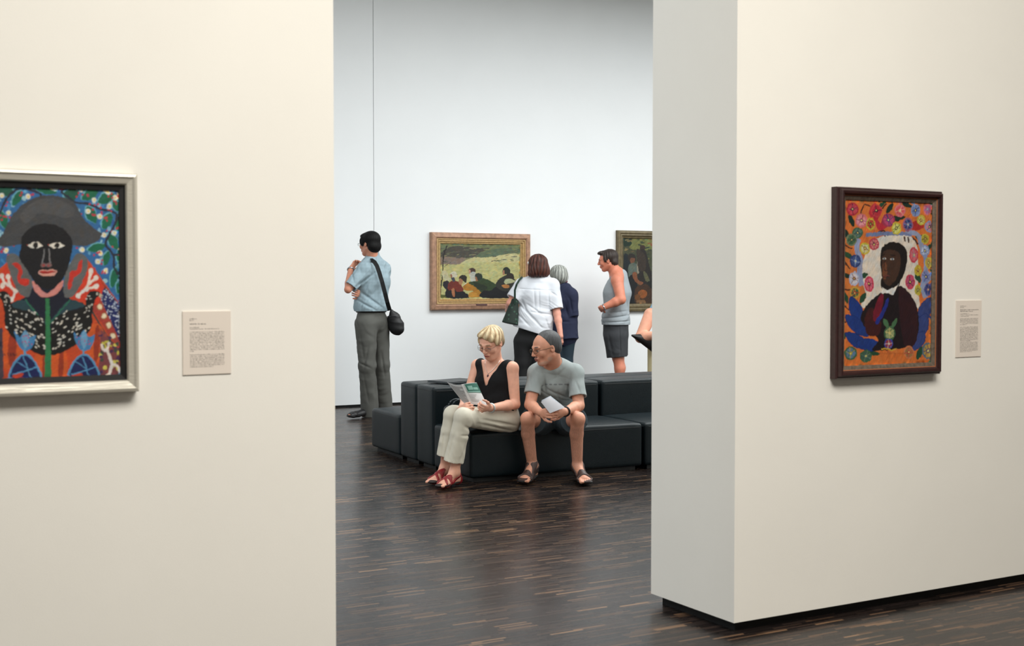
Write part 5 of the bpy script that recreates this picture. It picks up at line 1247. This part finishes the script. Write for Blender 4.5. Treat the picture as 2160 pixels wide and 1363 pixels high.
# ------------------------------------------------------------------ man in the tank top
def tank_man():
    z = 1.0
    j = mk(pel=(1299,704,14.95), wai=(1299,676,14.95), che=(1301,618,14.95), nek=(1301,580,14.95), shL=(1302,592,14.76), shR=(1304,592,15.14),
           elL=(1310,632,14.66), wrL=(1272,649,14.66), elR=(1306,634,15.2), wrR=(1272,652,15.08), hipL=(1298,712,14.87), hipR=(1300,712,15.03),
           knL=(1303,780,14.88), knR=(1305,780,15.04), anL=(1306,835,14.88), anR=(1306,835,15.04))
    for q in 'LR': j['kn'+q][2] = .48; j['an'+q][2] = .08
    base = groundbase(j); sk = (210,132,106)
    r = empty('person', base, 'standing person in a grey tank top and dark shorts, in profile near the far wall', 'person')
    b = S(); torso(b, j, 0, z=z, w=(.14, .145, .17, .13), d=(.115, .125, .135, .085))
    hc = J(1283, 550, 14.93); f = cv(-.97, -.16, .18); up = cv(-.16, .98, 0)
    b.chain([j['nek']-UP*.02-f*.0, hc-f*.03-up*.05], [.072, .066], k=.03); L, A, ff, uu, rr = head(b, hc, f, up, 1.06, brow=(70,46,34))
    b.cone(j['nek']-f*.02, j['shL'], .062, .062, k=.06); b.cone(j['nek']-f*.02, j['shR'], .062, .062, k=.06)
    for q in 'LR': arm(b, j, q, z=1.06, r=(.066, .052, .044, .031))
    hand(b, j['wrL'], unit(J(1259,657,14.8)-j['wrL']), cv(.3, .2, .9), .98, (.6, .8, .6), tside=1); hand(b, j['wrR'], unit(J(1259,660,14.86)-j['wrR']), cv(.2, .5, -.8), .98, (.6, .8, .6), tside=-1)
    for q in 'LR': leg(b, j, q, z=1.0, r=(.085, .064, .06, .04), back=-f)
    ft = []
    for q in 'LR':
        a_ = j['an'+q].copy(); t_ = a_+cv(-1, 0, .2)*.2; a_[2] = t_[2] = .012; foot(b, j['an'+q], a_, t_, 1, toes=False); ft.append((a_, t_))
    b.build('body', skinm, r, base, h=.0055, basecol=sk)
    h = S(); E = lambda p, q, k=.012, **kw: h.ell(L(*p), [v*1.06 for v in q], A, k=k, **kw)
    E((0, -.02, .042), (.084, .098, .084)); E((0, .06, .095), (.055, .045, .022), .02); E((0, -.06, -.02), (.074, .048, .06), .02)
    for q in (-1, 1): E((q*.072, .022, .02), (.012, .02, .035), .01); E((q*.086, .002, -.034), (.022, .026, .03), .006, op='sub')
    E((0, .128, .02), (.08, .08, .07), .006, op='sub'); h.post.append(hairfn(hc+up*.08, up, .0025, 22)); h.build('hair', mat('dark_brown_hair', (44,32,26), .55, bump=.3, bscale=260), r, base, h=.0045)
    t = S(); torso(t, j, .013, z=z, w=(.16, .158, .172, .125), d=(.128, .14, .138, .088)); t.p = [q for q in t.p if q[0] != 'cone']
    t.cone(j['nek']-UP*.03-f*.035, j['shL']*.55+j['nek']*.45-UP*.01-f*.03, .05, .045, k=.04); t.cone(j['nek']-UP*.03-f*.035, j['shR']*.55+j['nek']*.45-UP*.01-f*.03, .05, .045, k=.04)
    for q, s1 in (('L', 1), ('R', -1)):
        o_ = unit(j['sh'+q]-j['nek']*np.array([1, 1, 0])-np.array([0, 0, j['sh'+q][2]])); a_ = j['sh'+q]+o_*.05+f*.022
        t.flat(a_+UP*.03, a_-UP*.13, (.072, .06), (.08, .045), f, k=.01, op='sub')
    t.cone(j['che']-f*.05, j['nek']-f*.052-UP*.012, .120, .074, k=.03); t.cone(j['nek']+UP*.015+f*.06, j['nek']+UP*.2+f*.03, .085, .10, k=.01, op='sub')
    t.flat(j['wai'], J(1299,686,14.95), (.168, .15), (.158, .145), j['shR']-j['shL'], k=.04)
    t.post.append(wrinkle(.007, 26, cv(.15, 1, .1), seed=81, mask=lambda P: np.clip((1.12-P[2])/.12, .15, 1)*np.ones_like(P[0]+P[1]))); t.post.append(creases([(J(1266,672,15), J(1330,664,15), .010, .014), (J(1268,680,15), J(1330,676,15), .008, .012), (J(1275,660,15), J(1325,655,15), .010, .008), (J(1318,630,15), J(1322,655,15), .010, .008)])); hz = J(1299, 685, 14.95)[2]; t.post.append(lambda P, D: np.maximum(D, hz-P[2]))
    t.build('tank_top', mat('grey_rib', (158,166,172), .9, bump=.2, bscale=400, fold=.4), r, base, h=.005)
    p = S(); sd = j['hipR']-j['hipL']; p.flat(j['pel'], j['wai']-UP*.0, (.165, .15), (.158, .145), sd, k=.04)
    for q in 'LR': kn = j['hip'+q]+(j['kn'+q]-j['hip'+q])*.72; kn[2] = J(1299, 753, 14.9)[2]; p.flat(j['hip'+q], kn, (.105, .135), (.098, .118), sd, k=.03, cut=1)
    p.post.append(wrinkle(.005, 16, cv(.8, .3, .2), seed=83)); p.post.append(creases([(J(1303,686,15), J(1306,756,15), .008, .010), (J(1280,700,15), J(1290,750,15), .014, .010), (J(1315,690,15), J(1310,740,15), .012, .008)])); pz = J(1299, 682, 14.95)[2]; p.post.append(lambda P, D: np.maximum(D, P[2]-pz)); p.build('shorts', mat('charcoal_cotton', (52,54,58), .85, bump=.2, bscale=400, fold=.5), r, base, h=.006)
    s_ = S()
    for a_, t_ in ft: s_.flat(a_+UP*.03, t_+UP*.02-cv(-1, 0, 0)*.02, (.04, .035), (.042, .025), cv(0, 0, 1), k=.01)
    s_.post.append(lambda P, D: np.maximum(D, .002-P[2])); s_.build('shoes', MATS['black_shoe'], r, base, h=.006)
    wax = unit(j['wrL']-j['elL']); wc = j['wrL']-wax*.01; u1 = unit(np.cross(wax, UP)); u2 = np.cross(wax, u1)
    MB().tube([wc+.037*(math.cos(a)*u1+math.sin(a)*u2) for a in np.linspace(0, 2*math.pi, 21)[:-1]], .008, 8, closed=True).build('watch', MATS['steel_watch'], r, base, smooth=True)
tank_man()

# ------------------------------------------------------------------ stooping visitor behind the pillar
def pillar_person():
    j = mk(pel=(1420,716,13.5), wai=(1412,694,13.5), che=(1400,668,13.5), nek=(1392,640,13.45), shL=(1372,664,13.36), shR=(1408,652,13.6),
           elL=(1351,712,13.3), wrL=(1390,706,13.1), elR=(1412,700,13.65), wrR=(1406,712,13.4), hipL=(1408,732,13.42), hipR=(1432,732,13.6),
           knL=(1404,790,13.42), knR=(1430,790,13.6), anL=(1412,840,13.42), anR=(1436,840,13.6))
    for q in 'LR': j['kn'+q][2] = .45; j['an'+q][2] = .08
    base = groundbase(j)
    r = empty('person', base, 'person mostly hidden by the white pillar, one bare bent arm showing beside a black bag', 'person')
    b = S(); torso(b, j, 0, z=.92, w=(.15, .13, .145, .11)); f = cv(-.1, -.4, -.9); up = cv(-.1, .9, -.3); hc = J(1398, 600, 13.3)
    b.chain([j['nek']-UP*.02, hc-up*.05], [.055, .052], k=.02); L, A, ff, uu, rr = head(b, hc, f, up, .95, True)
    for q in 'LR': arm(b, j, q, z=1.0, r=(.07, .056, .05, .032))
    hand(b, j['wrL'], cv(1, 0, 0), cv(0, -.3, 1), .85, tside=1); hand(b, j['wrR'], cv(.5, 0, -.6), cv(0, -.3, 1), .85)
    for q in 'LR': leg(b, j, q, z=.92)
    ft = []
    for q in 'LR':
        a_ = j['an'+q].copy(); t_ = a_+cv(-.1, 0, -1)*.19; a_[2] = t_[2] = .012; foot(b, j['an'+q], a_, t_, .9, toes=False); ft.append((a_, t_))
    b.build('body', skinm, r, base, h=.006, basecol=(222,160,134))
    h = S(); E = lambda p, q, k=.02, **kw: h.ell(L(*p), q, A, k=k, **kw)
    E((0, -.01, .035), (.095, .105, .092)); E((0, -.045, -.03), (.09, .07, .085), .03); E((0, .13, -.03), (.068, .1, .1), .01, op='sub'); h.build('hair', MATS['dark_brown_hair'], r, base, h=.006)
    t = S(); torso(t, j, .016, z=.92, w=(.155, .14, .15, .112)); t.p = [q for q in t.p if q[0] != 'cone']; t.cone(j['nek'], j['shL']*.6+j['nek']*.4, .055, .052, k=.04); t.cone(j['nek'], j['shR']*.6+j['nek']*.4, .055, .052, k=.04)
    t.build('sleeveless_top', mat('light_blue_cotton', (120,160,184), .85), r, base, h=.006)
    p = S()
    for q in 'LR': p.flat(j['hip'+q], j['kn'+q], (.105, .11), (.1, .1), RT, k=.06); p.flat(j['kn'+q], j['an'+q], (.1, .1), (.1, .1), RT, k=.05, cut=1)
    p.flat(j['pel'], j['wai'], (.16, .12), (.14, .11), RT, k=.05)
    p.flat(J(1386,740,13.36), J(1388,800,13.36), (.1, .1), (.11, .1), RT, k=.05)
    p.build('trousers', mat('beige_cotton', (196,182,142), .85, bump=.2, bscale=300), r, base, h=.006)
    s_ = S()
    for a_, t_ in ft: s_.flat(a_+UP*.03, t_+UP*.02+cv(0, 0, 1)*.02, (.04, .035), (.042, .025), RT, k=.01)
    s_.post.append(lambda P, D: np.maximum(D, .002-P[2])); s_.build('shoes', MATS['black_shoe'], r, base, h=.006)
pillar_person()
org = tuple(J(1362, 722, 13.25))
bg = empty('shoulder_bag', org, 'black bag under the bare arm beside the white pillar', 'bag')
g = S(); e1 = unit(J(1385,735,13.25)-J(1335,708,13.25)); e3 = unit(np.cross(e1, FW)); 
g.flat(J(1334,708,13.25), J(1400,728,13.25), (.012, .05), (.14, .08), e3, k=.02); g.build('bag_body', MATS['black_nylon'], bg, org, h=.006)

# ------------------------------------------------------------------ handbag on the seat beside the woman
c = SP(.02, .5, ZS); c = J(966, 838, 9.12); c[2] = ZS+.006
hb = empty('handbag', tuple(c), 'small black handbag standing on the seat behind the cream trousers', 'bag')
g = S(); g.box(c+UP*.07, (.10, .05, .075), [SA, SB, UP], rd=.03, k=.02); g.post.append(wrinkle(.003, 30, (1, 0, .4), seed=91)); g.post.append(lambda P, D: np.maximum(D, c[2]-P[2])); g.build('bag_body', mat('black_grain', (16,18,20), .4, bump=.2, bscale=200), hb, tuple(c), h=.005)
for s_ in (-.03, .03): MB().tube([c+SA*(.06*math.cos(a))+SB*s_+UP*(.14+.045*math.sin(a)) for a in np.linspace(0, math.pi, 11)], .006, 8).build('handle', mat('dark_handle', (38,46,50), .35), hb, tuple(c), smooth=True)
